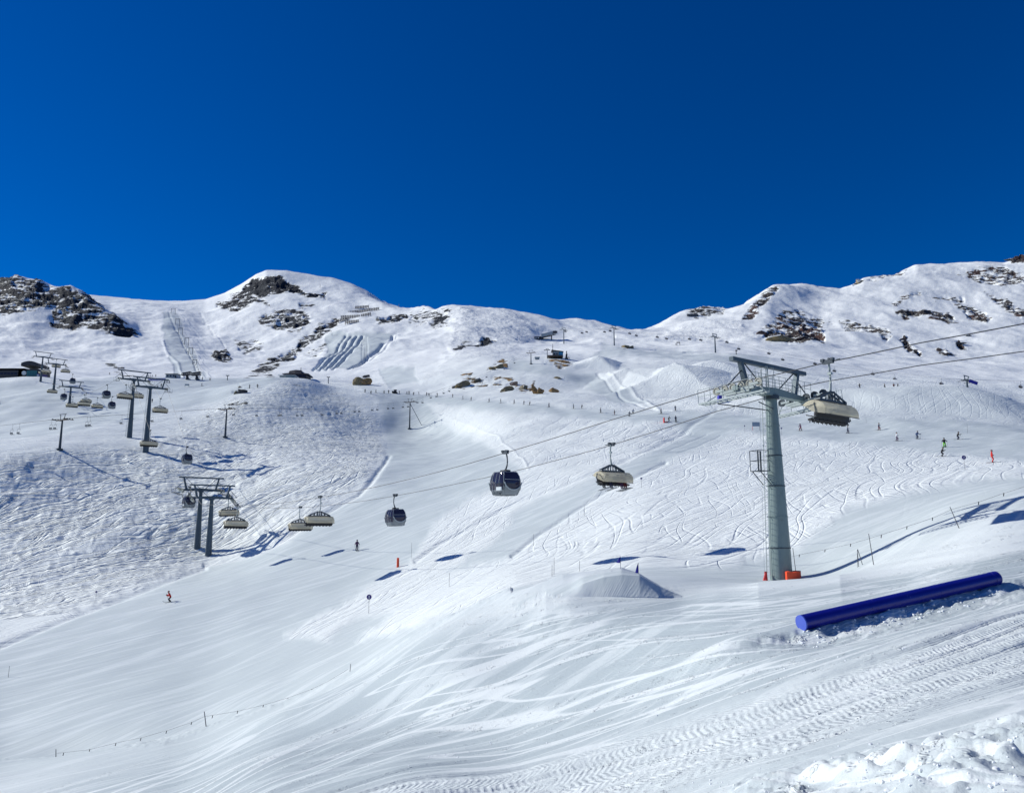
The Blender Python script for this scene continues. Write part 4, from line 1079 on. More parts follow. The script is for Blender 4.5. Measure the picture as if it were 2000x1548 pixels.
# gondola cabin
def gondola():
    t = thing('gondola_cabin', '', 'gondola', (0, 0, 0), RZ, 'gondola cabins of the combined lift')
    m = MB(); m.box((0, 0, .02), (.22, .75, .26)); m.box((0, .33, .15), (.30, .24, .2)); m.box((0, -.3, .15), (.26, .2, .16)); m.tube((-.12, -.1, .2), (.3, -.1, .2), .07); m.build('grip', M_STEEL, t)
    m = MB(); m.path([(.1, 0, 0), (.2, 0, -.35), (.24, 0, -.8), (.2, 0, -1.15), (.08, 0, -1.5), (0, 0, -1.62)], [.07, .065, .065, .07, .08, .09], 8); m.build('hanger', M_STEEL, t, True)
    m = MB(); m.box((0, 0, -1.72), (.5, .9, .18)); m.bar((-.5, 0, -1.82), (.5, 0, -1.82), .2, .1); m.box((.3, .2, -1.68), (.35, .3, .22)); m.build('suspension', M_BLACK, t)
    # body: stacked rounded outlines, barrel shaped
    def outline(hx, hy, z, n=24):
        out = []
        for k in range(n):
            a = 2 * PI * k / n; c, s = math.cos(a), math.sin(a)
            out.append(Vector((hx * abs(c) ** .42 * (1 if c > 0 else -1), hy * abs(s) ** .42 * (1 if s > 0 else -1), z)))
        return out
    lv = [(.72, .78, -1.80), (.84, .90, -1.88), (.99, 1.07, -2.22), (1.07, 1.16, -2.72), (1.07, 1.16, -3.12), (1.0, 1.08, -3.5), (.88, .94, -3.84), (.80, .84, -3.98)]
    m = MB(); m.loft([outline(*lv[5]), outline(*lv[6]), outline(*lv[7])]); m.build('lower_shell', M_CABIN, t, True)
    m = MB(); m.loft([outline(lv[0][0] * .97, lv[0][1] * .97, -1.82), outline(*lv[0]), outline(*lv[1])]); m.build('roof', M_CABIN, t, True)
    def at(z):
        zs = [-l[2] for l in lv]; return float(np.interp(-z, zs, [l[0] for l in lv])), float(np.interp(-z, zs, [l[1] for l in lv]))
    # four glazed sides
    full = [outline(*l) for l in lv]
    for q4 in range(4):
        m = MB(); seg_ = [(q4 * 6 + 24 - 3 + k) % 24 for k in range(7)]
        vs = []; fs = []
        for r_ in full[1:6]:
            for i in seg_: vs.append(r_[i] * 1.0)
        for a in range(4):
            for b in range(6): fs.append((a * 7 + b, a * 7 + b + 1, (a + 1) * 7 + b + 1, (a + 1) * 7 + b))
        m.add(vs, fs); m.build('window', M_GLASS, t, True)
    # corner posts and door frames
    for i in (3, 9, 15, 21):
        m = MB(); m.path([full[j][i] * 1.005 for j in range(0, 8)], .055, 6); m.build('corner_post', M_CABIN, t, True)
    m = MB()
    for sgn in (-1, 1):       # door leaves on the side facing across the line
        for y in (-.5, 0, .5):
            m.path([Vector((sgn * at(z)[0] * 1.01, y, z)) for z in (-1.95, -2.3, -2.8, -3.15, -3.5, -3.8)], .028, 5)
        m.path([Vector((x, sgn * (at(-2.72)[1] * 1.012), -2.55)) for x in (-.9, 0, .9)], .022, 5)
        m.path([Vector((x, sgn * at(-2.9)[1] * 1.014, -2.75 - .85 * math.sqrt(max(0, 1 - (x / 1.0) ** 2)) + .1)) for x in (-.98, -.8, -.5, -.2, .2, .5, .8, .98)], .06, 5)
    m.build('door_frame', M_GREY, t)
    for sgn in (-1, 1):       # pale lower panel under the curved sweep
        m = MB(); vs = []; xs_ = [-.93, -.7, -.4, 0, .4, .7, .93]
        for x in xs_:
            zt2 = -2.75 - .85 * math.sqrt(1 - x * x) + .1
            vs += [(x, sgn * at(zt2)[1] * 1.006, zt2), (x * .98, sgn * at(-3.55)[1] * 1.006, min(-3.52, zt2 - .02))]
        m.add(vs, [(2 * k, 2 * k + 1, 2 * k + 3, 2 * k + 2) for k in range(6)]); m.build('side_panel', M_CABIN, t)
    m = MB()
    for sgn in (-1, 1):
        m.box((0, sgn * .68, -3.42), (1.5, .42, .1)); m.box((0, sgn * .86, -3.15), (1.5, .08, .5))
    m.build('bench', M_BLACK, t)
    m = MB(); m.box((0, 0, -3.98), (1.25, 1.35, .1)); m.box((-1.0, 0, -3.86), (.14, 1.1, .14)); m.build('floor', M_STEEL, t)
    m = MB()
    m.box((-1.12, -.55, -3.42), (.10, .75, .34)); m.bar((-1.16, -.9, -3.4), (-1.16, -.2, -3.4), .05, .28); m.build('ski_rack', M_WHITE, t)
    return t

CHO = bubble_chair(False); CHC = bubble_chair(True); CH = 'chair'; GO = gondola(); first = {id(CHO): True, id(CHC): True, id(GO): True}
SW = random.Random(3)
def hang(proto, side, px, py, label, sc_=None):
    if proto == 'chair': proto = CHO if side < 0 else CHC
    p, t = on_line(side, px, py)
    z = rope_z(ra if side < 0 else rb, t)
    rz = RZ + (PI if side > 0 else 0)
    loc = (p.x, p.y, z)
    if first.get(id(proto)):
        if proto is GO: proto.scale = (1.1, 1.1, 1.06)
        first[id(proto)] = False; proto.location = loc; proto.rotation_euler = (0, 0, rz); proto['label'] = label; return proto
    o = dup(proto, loc, rz, label); o.rotation_euler = (SW.uniform(-.035, .035), SW.uniform(-.03, .03), rz + SW.uniform(-.02, .02)); return o
hang(CH, -1, 1617, 707, 'bubble chair with tan canopy and black seats, right beside the big lift tower')
c_b = hang(CH, 1, 1194, 869, 'occupied bubble chair with skis dangling, between the white gondola and the big tower')
hang(CH, -1, 625, 971, 'bubble chair with black underside, right of the pale chair it nearly touches')
hang(CH, 1, 587, 991, 'tan bubble chair just left of the one with the black underside, above the shadow tip')
hang(CH, -1, 463, 987, 'bubble chair with black underside hanging under the right end of the twin tower head')
hang(CH, 1, 447, 984, 'tan bubble chair half hidden behind the dark one at the twin tower')
hang(CH, -1, 293, 841, 'bubble chair hanging just right of the tall crest tower shaft, low above the snow')
hang(CH, 1, 314, 779, 'bubble chair with riders, right of the heads of the two crest towers')
hang(CH, -1, 246, 752, 'bubble chair hanging in front of the rear crest tower shaft')
hang(CH, 1, 268, 754, 'bubble chair hanging between the shafts of the two crest towers')
for i, (s, x, y, l) in enumerate([(-1,165,771,'dark bottomed bubble chair in the middle of the close cluster left of the crest towers'),(1,191,777,'tan bubble chair at the right end of the cluster left of the crest towers'),(1,169,768,'bubble chair overlapping the middle chair of the cluster left of the crest towers'),
        (-1,142,775,'bubble chair just right of the third tower shaft, below the gondolas'),(-1,103,750,'bubble chair left of the third tower head'),(1,126,738,'pale bubble chair right above the third tower head'),(-1,90,730,'bubble chair in front of the fourth tower shaft'),(1,110,712,'round topped bubble chair right of the fourth tower head'),(1,86,699,'small bubble chair between the fifth tower and the fourth tower near the station')]):
    hang(CH, s, x, y, l)
hang(GO, -1, 987, 884, 'grey gondola with dark windows over the middle of the valley, largest of the cabins')
hang(GO, 1, 772, 968, 'grey gondola with riders visible, second largest cabin, above the orange pole')
hang(GO, -1, 369, 972, 'dark gondola hanging at the left end of the twin tower head')
hang(GO, 1, 366, 873, 'gondola hanging low over the mogul slope with its shadow behind it')
hang(GO, -1, 209, 752, 'upper one of the two gondolas left of the crest towers')
hang(GO, 1, 220, 775, 'lower one of the two gondolas left of the crest towers')
hang(GO, 1, 140, 757, 'small gondola right of the third tower shaft, just under its head')
hang(GO, -1, 125, 768, 'small gondola in front of the third tower shaft')

# ------------------------------------------------------------------ the older double chairlift across the crest
D0 = Vector((-117.0, 200.0)); D1 = Vector((11.0, 450.0))
dd = (D1 - D0); dl = dd.length; d1 = dd / dl; p1 = Vector((d1.y, -d1.x)); RZD = math.atan2(-d1.x, d1.y)
def on_old(side, px, py, g=2.4):
    u, e = uv(px, py); o = D0 + p1 * g * side; t = (o.x - u * o.y) / (u * dd.y - dd.x); q = o + dd * t
    return Vector((q.x, q.y, e * q.y)), t
def old_tower(px, pyc, pyb, label, H=None, strut=False, t_=None):
    p, t = on_old(0, px, pyc); zg = gz(p.x, p.y); H = max(p.z - zg, 4)
    o = thing('chairlift_tower', label, 'lift tower', (p.x, p.y, zg), RZD, 'towers of the old double chairlift')
    m = MB(); m.tube((0, 0, -1), (0, 0, H), .36, .2, 10); m.tube((0, 0, -1), (0, 0, .35), .8, .8, 10); m.build('shaft', M_STEEL, o, True)
    m = MB(); m.bar((-2.5, 0, H), (2.5, 0, H), .3, .25)
    for s in (-1, 1): m.bar((s * 2.4, -1.4, H + .05), (s * 2.4, 1.4, H + .05), .18, .16)
    m.build('crossarm', M_WOOD, o)
    m = MB()
    for s in (-1, 1):
        m.bar((s * .75, 0, H), (s * .95, 0, H + 1.5), .12)
        for k in range(4): m.ring((s * 2.4, -1.1 + k * .73, H + .16), (1, 0, 0), .2, .13, .12, 9)
    m.bar((-1.5, 0, H + 1.55), (1.5, 0, H + 1.55), .12); m.build('sheave_frame', M_STEEL, o)
    if strut:
        m = MB(); m.tube((0, 0, H - .6), (Matrix.Rotation(-RZD, 3, 'Z') @ Vector((5.2, 1.0, gz(p.x + 5.2, p.y + 1) - zg))), .12, n=6); m.build('strut', M_STEEL, o)
    return p, t
tw = [old_tower(122, 820, 881, 'slim dark chairlift tower on the left crest, left of the tall teal towers'),
      old_tower(443, 799, 850, 'slim dark chairlift tower alone on the middle of the mogul hill'),
      old_tower(801, 785, 848, 'slim dark chairlift tower with a slanting strut beside the groomed gully', strut=True),
      old_tower(1037, 689, 720, 'small dark chairlift tower below the blue-sided hut')]
q_, t_ = on_old(0, 1069, 684)
P_old = {}
for s in (-1, 1):
    pts = [on_old(s, -60, 838)] + [(lambda pt, t: (Vector((*(D0 + p1 * 2.4 * s + dd * t), pt.z + .4)), t))(p, t) for p, t in tw]
    ex = [on_old(s, 300, 806), on_old(s, 620, 799), on_old(s, 870, 757), on_old(s, 950, 728)]
    pts = sorted(pts + ex, key=lambda a: a[1]); P_old[s] = pts
    m = MB(); m.path([a for a, b in pts] + [pts[-1][0] + Vector((14, 22, 4))], .022, 5)
    tag(m.build('chairlift_rope', M_ROPE), 'thin %s rope of the old double chairlift over the mogul hill' % ('nearer' if s < 0 else 'further'), 'cable', 'ropes of the old chairlift')
def old_z(s, t): return float(np.interp(t, [b for a, b in P_old[s]], [a.z for a, b in P_old[s]]))
dc = thing('double_chair', 'small two-seat chair of the old lift hanging over the mogul hill', 'chairlift chair', (0, 0, 0), RZD, 'double chairs of the old lift')
m = MB(); m.path([(0, 0, .05), (.1, 0, -.1), (.12, 0, -1.2), (0, 0, -1.35)], .03, 5); m.bar((-.5, 0, -1.35), (.5, 0, -1.35), .05)
for s in (-1, 1): m.path([(s * .5, 0, -1.35), (s * .52, -.1, -2.5), (s * .52, .35, -2.62)], .028, 5)
m.build('hanger', M_STEEL, dc)
m = MB(); m.box((0, .12, -2.55), (1.05, .45, .07)); m.build('seat', M_BLACK, dc)
m = MB(); m.box((0, -.14, -2.28), (1.05, .05, .34)); m.build('backrest', M_STEEL, dc)
oldpx = [(-1,28),(1,41),(-1,103),(1,111),(-1,172),(1,178),(-1,239),(1,299),(-1,355),(1,407),(1,457),(-1,502),(-1,545),(1,549),(-1,581),(1,591),(-1,630),(-1,658),(1,667),(-1,693),(1,702),(-1,727),(1,737),(-1,758),(1,768),(-1,787),(1,797),(-1,815),(1,825),(-1,841),(1,852),(-1,866),(1,877),(-1,905),(1,930),(-1,950),(1,985),(-1,1005)]
for i, (s, px) in enumerate(oldpx):
    _, t = on_old(s, px, 800); q = D0 + p1 * 2.4 * s + dd * t
    loc = (q.x, q.y, old_z(s, t))
    if i < 11: lab = ['leftmost two-seat chair of the old lift, nearer of a pair at the picture edge','two-seat chair of the old lift at the left edge, further of a pair','two-seat chair left of the slim crest tower, nearer of a pair','two-seat chair left of the slim crest tower, further of a pair','two-seat chair between slim crest tower and tall teal towers, left of a pair','two-seat chair between slim crest tower and tall teal towers, right of a pair','single two-seat chair just left of the rear teal tower shaft','two-seat chair just right of the taller teal tower shaft','two-seat chair midway between teal tower and slim mogul hill tower','two-seat chair just left of the slim mogul hill tower','two-seat chair just right of the slim mogul hill tower'][i]
    elif i < 7: lab = 'small two-seat chair of the old lift on the slope left of the tall crest towers'
    elif px < 420: lab = 'two-seat chair of the old lift between the crest towers and the tower on the mogul hill'
    elif px < 720: lab = 'tiny two-seat chair of the old lift in front of the mogul hill'
    elif px < 860: lab = 'tiny two-seat chair of the old lift near the tower with the slanting strut'
    else: lab = 'tiny two-seat chair of the old lift climbing to the hut hill'
    if i == 0: dc.location = loc; dc['label'] = lab
    else: dup(dc, loc, RZD, lab)

# ------------------------------------------------------------------ the far six-seat lift over the saddle
far_t = []
def far_tower(px, pyc, pyb, Y, label, s=1.0):
    p = P(px, pyc, Y); zg = min(gz(p.x, p.y), p.z - 5); H = p.z - zg
    o = lift_tower((p.x, p.y, zg), H, label, (0, 0), r0=.62 * s, r1=.36 * s, nw=6, detail=0, gw=3.2, ga=3.1, rz=R(40), name='lift_tower', group='towers of the far chairlift', gh=1.6)
    far_t.append((p, zg)); return p
f1 = far_tower(1888, 743, 757, 372, 'low dark lift tower head showing over the right-hand snow ridge')
f2 = far_tower(1396, 658, 690, 565, 'lift tower of the far chairlift standing in the middle of the snow bowl')
f3 = far_tower(1199, 641, 670, 690, 'lift tower of the far chairlift standing against the saddle')
f4 = far_tower(1101, 644, 672, 790, 'lift tower of the far chairlift beside the top station')
m = MB(); m.box((2.6, 0, 1.5), (4.2, .3, 1.6), Matrix.Rotation(R(20), 3, 'Y')); pad = m.build('padding', M_BLUEF); tag(pad, 'blue crash padding at the low tower behind the right-hand ridge', 'crash pad'); pad.location = (f1.x, f1.y - 1, gz(f1.x, f1.y) + 1.5)
def far_y(px): return float(np.interp(px, [1060, 1101, 1199, 1396, 1888, 2100], [835, 790, 690, 565, 372, 330]))
fc1 = [(1081,653),(1137,650),(1181,648),(1230,651),(1284,658),(1347,662),(1420,668),(1502,690),(1592,710),(1705,730),(1839,749),(1994,755)]
fc2 = [(1104,647),(1146,648),(1192,646),(1243,655),(1302,661),(1369,664),(1443,681),(1529,702),(1630,724),(1748,740)]
fch = thing('six_seat_chair', '', 'chairlift chair', (0, 0, 0), R(40), 'chairs of the far chairlift')
m = MB(); m.path([(0, 0, 0), (.1, 0, -1.0), (0, 0, -1.7)], .06, 5); m.bar((-1.3, 0, -1.9), (1.3, 0, -1.9), .12); m.bar((-1.2, 0, -1.9), (0, 0, -1.6), .08); m.bar((1.2, 0, -1.9), (0, 0, -1.6), .08)
for s in (-1, 1): m.path([(s * 1.3, 0, -1.9), (s * 1.6, 0, -2.3), (s * 1.6, .1, -3.0)], .05, 5)
m.build('hanger', M_STEEL, fch)
m = MB(); pr = [(.5 * math.cos(R(a)) * 1.2, -2.75 + .55 * math.sin(R(a))) for a in range(170, -20, -19)]
m.extr(pr + [(y * .9, z - .04) for y, z in pr[::-1]], -1.6, 1.6); m.build('bubble', simple('smoked_bubble', (.16, .15, .17), .25), fch)
m = MB(); m.box((0, .2, -3.05), (3.2, .6, .16)); m.box((0, -.1, -2.8), (3.2, .1, .5)); m.build('seat', M_BLACK, fch)
for i, (px, py) in enumerate(fc1 + fc2):
    Y = far_y(px); p = P(px, py, Y); p = p + Vector((0, 0, 2.6))
    lab = ('six-seat chair hanging over the snow bowl left of the middle far tower' if px < 1396 else 'six-seat chair between the middle far tower and the nearest big tower' if px < 1500 else 'six-seat chair of the far lift passing behind the big lift tower' if px < 1640 else 'six-seat chair of the far lift low over the right-hand ridge')
    if px < 1190: lab = 'tiny six-seat chair near the top station by the saddle'
    if i == 0: fch.location = p; fch['label'] = lab
    else: dup(fch, p, R(40), lab)
for nm, L in (('higher', fc1), ('lower', fc2)):
    m = MB(); pts = [P(px, py, far_y(px)) + Vector((0, 0, 2.6)) for px, py in sorted(L)]
    if nm == 'higher': pts.append(P(2120, 760, 330) + Vector((0, 0, 2.6)))
    m.path(pts, .035, 4); tag(m.build('chairlift_rope', M_ROPE), '%s rope of the far chairlift over the snow bowl' % nm, 'cable', 'ropes of the far chairlift')

# ------------------------------------------------------------------ blue jib tube
a = P(1565, 1216, 28.0); b = P(1944, 1129, 31.2)
t = thing('jib_tube', 'long dark blue snow park tube lying on snow, with open end towards the left', 'jib tube', a, 0)
rl = .27; ax = (b - a); up = Vector((0, 0, .02))
m = MB(); m.tube((0, 0, 0) , ax, rl, rl, 32, caps=False)
M_TUBE = simple('deep_blue_plastic', (.008, .010, .23), .32, 0, .08, 1.5)
m.build('pipe', M_TUBE, t, True)
for f_ in (.335, .668):
    m = MB(); m.tube(ax * f_ - ax.normalized() * .012, ax * f_ + ax.normalized() * .012, rl + .004, rl + .004, 32); m.build('weld_seam', M_TUBE, t, True)
_nt = M_TUBE.node_tree; _b0 = [n for n in _nt.nodes if n.type == 'BSDF_PRINCIPLED'][0]; _src = _b0.inputs['Base Color'].links[0].from_socket
_tc = _nt.nodes.new('ShaderNodeTexCoord'); _mp = _nt.nodes.new('ShaderNodeMapping'); _mp.inputs['Scale'].default_value = (1.2, 9, 9); _mp.inputs['Rotation'].default_value = (0, 0, -.3); _nt.links.new(_tc.outputs['Object'], _mp.inputs[0])
_sc = NOI(_nt, _mp.outputs[0], 1.6, 6, .75); _sn = NOI(_nt, _tc.outputs['Object'], 7, 5, .8)
_nt.links.new(MIX(_nt, MA(_nt, 'MULTIPLY', SS(_nt, _sn, .66, .72), .5), MIX(_nt, MA(_nt, 'MULTIPLY', SS(_nt, _sc, .56, .70), .5), _src, (.05, .07, .36)), (.6, .65, .75)), _b0.inputs['Base Color'])
M_CAP = simple('blue_end_cap', (.07, .12, .55), .4, 0, .05, 3)
m = MB(); axn = ax.normalized(); m.tube(-axn * .02, axn * .03, rl + .004, rl + .004, 32); m.build('end_cap', M_CAP, t)
m = MB(); m.tube(ax - axn * .05, ax + axn * .04, rl + .006, rl + .006, 32); m.tube(ax - axn * .25, ax - axn * .2, rl + .01, rl + .01, 32); m.build('end_ring', M_TUBE, t)
m = MB()
for f in (.12, .88):
    c = ax * f; m.box(c + Vector((0, 0, -.42)), (.3, .3, .4))
m.build('foot', M_STEEL, t)

# ================================================================== skiers
def skin_person(pose):
    """one continuous body grown over a skeleton, standing at the origin facing -Y"""
    lean = pose.get('lean', .10); cr = pose.get('crouch', .12); tw_ = pose.get('tilt', 0.0); st = pose.get('step', .0)
    armf = pose.get('arms', (.25, -.28)); aw = pose.get('aw', .30)
    hip = Vector((tw_ * .5, .05, .92 - cr)); ch = Vector((tw_ * .8, hip.y - lean * .9, hip.z + .36)); nk = Vector((tw_ * 1.0, ch.y - lean * .35, ch.z + .17)); hd = Vector((tw_ * 1.05, nk.y - .03, nk.z + .17))
    V = [hip, ch, nk, hd]; E = [(0, 1), (1, 2), (2, 3)]; Rr = [(.155, .125), (.175, .12), (.07, .07), (.105, .115)]
    for s in (-1, 1):
        i = len(V)
        kn = Vector((s * .13 + tw_ * .2, hip.y - .16 - cr * .5 + s * st, .49 - cr * .3)); an = Vector((s * .14, .07 + s * st * 1.3, .12)); ft = Vector((s * .14, -.12 + s * st * 1.3, .07))
        V += [hip + Vector((s * .10, 0, -.05)), kn, an, ft]; Rr += [(.105, .11), (.082, .085), (.07, .08), (.055, .05)]
        E += [(0, i), (i, i + 1), (i + 1, i + 2), (i + 2, i + 3)]
        j = len(V)
        sh = ch + Vector((s * .19, -.02, .07)); el = sh + Vector((s * (aw - .12), -.04, -.27)); ha = el + Vector((s * .05, armf[1], armf[0] * .3))
        V += [sh, el, ha]; Rr += [(.078, .078), (.062, .062), (.05, .05)]
        E += [(1, j), (j, j + 1), (j + 1, j + 2)]
    me = bpy.data.meshes.new('body'); me.from_pydata([tuple(v) for v in V], E, [])
    o = bpy.data.objects.new('body', me); COL.objects.link(o)
    md = o.modifiers.new('s', 'SKIN'); sb = o.modifiers.new('u', 'SUBSURF'); sb.levels = 1
    for v, r in zip(me.skin_vertices[0].data, Rr): v.radius = (r[0] * 1.18, r[1] * 1.18)
    me.skin_vertices[0].data[0].use_root = True
    dg = bpy.context.evaluated_depsgraph_get(); ev = o.evaluated_get(dg); nm = bpy.data.meshes.new_from_object(ev)
    bpy.data.objects.remove(o)
    for p in nm.polygons:
        p.use_smooth = True
        c = p.center
        p.material_index = 2 if c.z > nk.z + .05 else (1 if c.z < hip.z - .02 and abs(c.x - hip.x) < .30 else 0)
    return nm, hd, V
POSES = [dict(lean=.10, crouch=.10), dict(lean=.16, crouch=.18, tilt=.10, arms=(.3, -.34), aw=.38), dict(lean=.06, crouch=.05, step=.12, tilt=-.05, arms=(.1, -.2)), dict(lean=.22, crouch=.24, tilt=.14, arms=(.5, -.3), aw=.42), dict(lean=.02, crouch=.02, aw=.24, arms=(-.3, -.12))]
PM = []
def cloth(name, c): return simple(name, c, .75, 0, .12, 6)
CL = {'black': cloth('black_fabric', (.012, .013, .018)), 'navy': cloth('navy_fabric', (.02, .025, .07)), 'red': cloth('red_fabric', (.62, .02, .012)), 'darkred': cloth('wine_fabric', (.14, .012, .02)),
      'white': cloth('white_fabric', (.62, .62, .66)), 'grey': cloth('grey_blue_fabric', (.10, .12, .17)), 'blue': cloth('blue_fabric', (.06, .11, .24)), 'green': cloth('lime_fabric', (.20, .62, .03)), 'purple': cloth('plum_fabric', (.08, .03, .09))}
for pz in POSES:
    me, hd, V = skin_person(pz)
    for k in range(3): me.materials.append(CL['black'])
    hm = MB(); 
    rings = []
    for k in range(6):
        a = R(-15 + k * 21); rings.append([Vector((hd.x + .135 * math.cos(a) * math.cos(t), hd.y + .01 + .145 * math.cos(a) * math.sin(t), hd.z + .03 + .14 * math.sin(a))) for t in [2 * PI * i / 12 for i in range(12)]])
    hm.loft(rings); hme = hm.mesh('helmet', CL['black'], True)
    gg = MB(); gg.box((hd.x, hd.y - .12, hd.z + .01), (.19, .07, .075)); gme = gg.mesh('goggles', M_RUB)
    parts = [('helmet', hme), ('goggles', gme)]
    for s in (-1, 1):
        sk = MB(); y0 = s * pz.get('step', 0) * 1.3
        sk.loft([[Vector((s * .14 + x, y0 + y, z + zz)) for x, zz in ((-w, 0), (w, 0), (w, .02), (-w, .02))] for y, w, z in ((-.95, .02, .14), (-.82, .05, .05), (-.6, .05, .012), (0, .04, .012), (.72, .05, .012), (.78, .03, .02))])
        sk.box((s * .14, y0 - .02, .06), (.10, .3, .09))
        parts.append(('ski', sk.mesh('ski', M_STEEL)))
        ha = V[-1] if s > 0 else V[10]
        po = MB(); po.tube(ha + Vector((0, 0, .08)), ha + Vector((s * .10, .45, -ha.z + .04)), .012, n=5); po.tube(ha + Vector((0, -.02, -.06)), ha + Vector((0, -.03, .07)), .02, n=5)
        parts.append(('ski_pole', po.mesh('ski_pole', M_POLE)))
    PM.append((me, parts))
snb = MB(); snb.loft([[Vector((x, y, z + zz)) for x, zz in ((-w, 0), (w, 0), (w, .02), (-w, .02))] for y, w, z in ((-.8, .05, .08), (-.7, .14, .02), (0, .12, .012), (.7, .14, .02), (.8, .05, .08))]); SNB = snb.mesh('snowboard', M_STEEL)
def person(px, py, label, jk='black', tr='black', pose=0, rz=0.0, ymin=100, h=None, helm='black', group=None, board=False, loc=None, s=1.0, full=True):
    loc = hit(px, py, ymin) if loc is None else loc
    t = thing('person', label, 'person', loc, rz, group); t.scale = (s * 1.06, s * 1.06, s * 1.06)
    me, parts = PM[pose]
    b = bpy.data.objects.new('body', me); COL.objects.link(b); b.parent = t
    for i, mm in enumerate((CL[jk], CL[tr], M_SKIN)):
        b.material_slots[i].link = 'OBJECT'; b.material_slots[i].material = mm
    for nm, pm in parts:
        if board and nm in ('ski', 'ski_pole'): continue
        if not full and nm in ('goggles', 'ski_pole'): continue
        o = bpy.data.objects.new(nm, pm); COL.objects.link(o); o.parent = t
        if nm == 'helmet': o.material_slots[0].link = 'OBJECT'; o.material_slots[0].material = CL[helm]
    if board:
        o = bpy.data.objects.new('snowboard', SNB); COL.objects.link(o); o.parent = t
    return t
G1 = 'skiers on the right-hand run'
person(1939, 903, 'skier dressed all in bright red standing near the right edge of the run', 'red', 'red', 4, R(60), 70, group=G1, helm='darkred')
person(1840, 891, 'snowboarder all in black leaning into a turn in front of the green-trousered skier', 'black', 'black', 3, R(70), 70, group=G1, board=True)
person(1845, 873, 'skier in black jacket and lime green trousers', 'black', 'green', 0, R(-20), 70, group=G1)
person(1871, 858, 'dark skier bent forward behind the green-trousered skier', 'black', 'navy', 3, R(80), 70, group=G1)
person(1791, 857, 'skier in a blue suit with arms spread, left of the green-trousered skier', 'blue', 'grey', 1, R(10), 70, group=G1)
person(1752, 861, 'skier with white jacket and dark trousers', 'white', 'purple', 2, R(60), 70, group=G1)
person(1717, 840, 'skier in wine red trousers gliding above the white-jacketed one', 'navy', 'darkred', 2, R(80), 70, group=G1)
person(1656, 846, 'grey-blue clad skier below the tan bubble chair', 'grey', 'navy', 2, R(80), 70, group=G1)
person(1564, 841, 'skier in plum clothes just right of the big tower shaft', 'purple', 'darkred', 2, R(-70), 70, group=G1)
person(697, 1075, 'lone skier in grey and pink-brown on the smooth valley run above the rope shadows', 'purple', 'navy', 4, R(20), 90)
person(332, 1175, 'lone skier with red jacket and black trousers on the smooth lower run', 'red', 'black', 3, R(-70), 90, helm='darkred')
G2 = 'skiers on the road below the yellow rocks'
road = [(884,776,'black',2),(904,780,'grey',4),(920,782,'black',0),(955,785,'navy',0),(978,787,'black',4),(1004,788,'navy',2),(1023,790,'black',0),(1034,791,'black',3),(1072,795,'navy',2),(1120,798,'grey',4),(1136,798,'black',1)]
for i, (x, y, c, p) in enumerate(road):
    lab = 'dark tiny skier on the narrow road below the yellow rocks' if c == 'black' else ('grey-clad tiny skier on the narrow road below the yellow rocks' if c == 'grey' else 'navy-clad tiny skier on the narrow road below the yellow rocks')
    person(x, y, lab, c, 'black', p, R(70 + 20 * (i % 3)), 200, group=G2, full=False)
person(1173, 806, 'dark skier on the road left of the one in wine trousers', 'navy', 'black', 2, R(70), 180, group=G2, full=False)
person(1200, 810, 'skier in black jacket and wine trousers on the road', 'black', 'darkred', 0, R(90), 180, group=G2, full=False)
person(1229, 813, 'skier with arms wide, front one of the pair where the rope crosses the road', 'grey', 'black', 1, R(10), 180, group=G2, full=False)
person(1236, 808, 'rear one of the pair of skiers where the rope crosses the road', 'blue', 'black', 1, R(10), 180, group=G2, full=False)
person(1291, 808, 'skier standing legs apart at the end of the snow park lane', 'black', 'black', 2, R(90), 180, group=G2, full=False)
person(1319, 802, 'thin dark skier at the foot of the snow park slope', 'grey', 'black', 4, R(30), 180, group=G2, full=False)
person(1306, 823, 'dark skier leaning over next to the red mat', 'black', 'black', 3, R(100), 150, group=G2, full=False)
person(1320, 824, 'upright dark skier right of the one beside the red mat', 'navy', 'black', 4, R(20), 150, group=G2, full=False)
G3 = 'people at the meeting place above the mogul hill'
for i, (x, y) in enumerate([(713,766),(724,769),(734,767),(750,768),(759,768),(780,769),(795,770),(799,770),(807,771),(818,771),(833,772),(838,773),(854,774)]):
    person(x, y, 'tiny figure in the row above the mogul hill, ' + ('left of the snow groomer' if x < 768 else 'just right of the snow groomer' if x < 822 else 'at the right end of the row'), 'black', 'black', i % 5, R(50 * i), 340, group=G3, full=False)
G4 = 'people on the plateau by the drag lift'
for i, (x, y) in enumerate([(214,731),(289,736),(293,736),(297,736),(304,736),(326,748),(331,748),(315,755),(307,758),(394,754),(487,758),(503,757),(297,786),(369,735),(395,742),(410,743)]):
    lab = 'tiny person standing beside the banner and hut on the plateau' if x < 400 and y < 745 else 'tiny skier on the open plateau in front of the drag lift'
    person(x, y, lab, 'black', 'black', i % 5, R(50 * i), 300, group=G4, full=False)
for i, (x, y, l) in enumerate([(1746,757,'left one of the two people showing above the right-hand ridge'),(1753,757,'right one of the two people showing above the right-hand ridge'),(1728,758,'crouched dark figure left of the two people above the right-hand ridge'),(1679,756,'small dark figure at the ridge right of the big bubble chair')]):
    Y = 262; p = P(x, y, Y); g = gz(p.x, p.y)
    person(x, y, l, 'darkred' if i == 0 else 'black', 'black', i % 5, R(40 * i), group='people behind the right-hand ridge', loc=Vector((p.x, p.y, max(g, p.z - .2))), full=False)
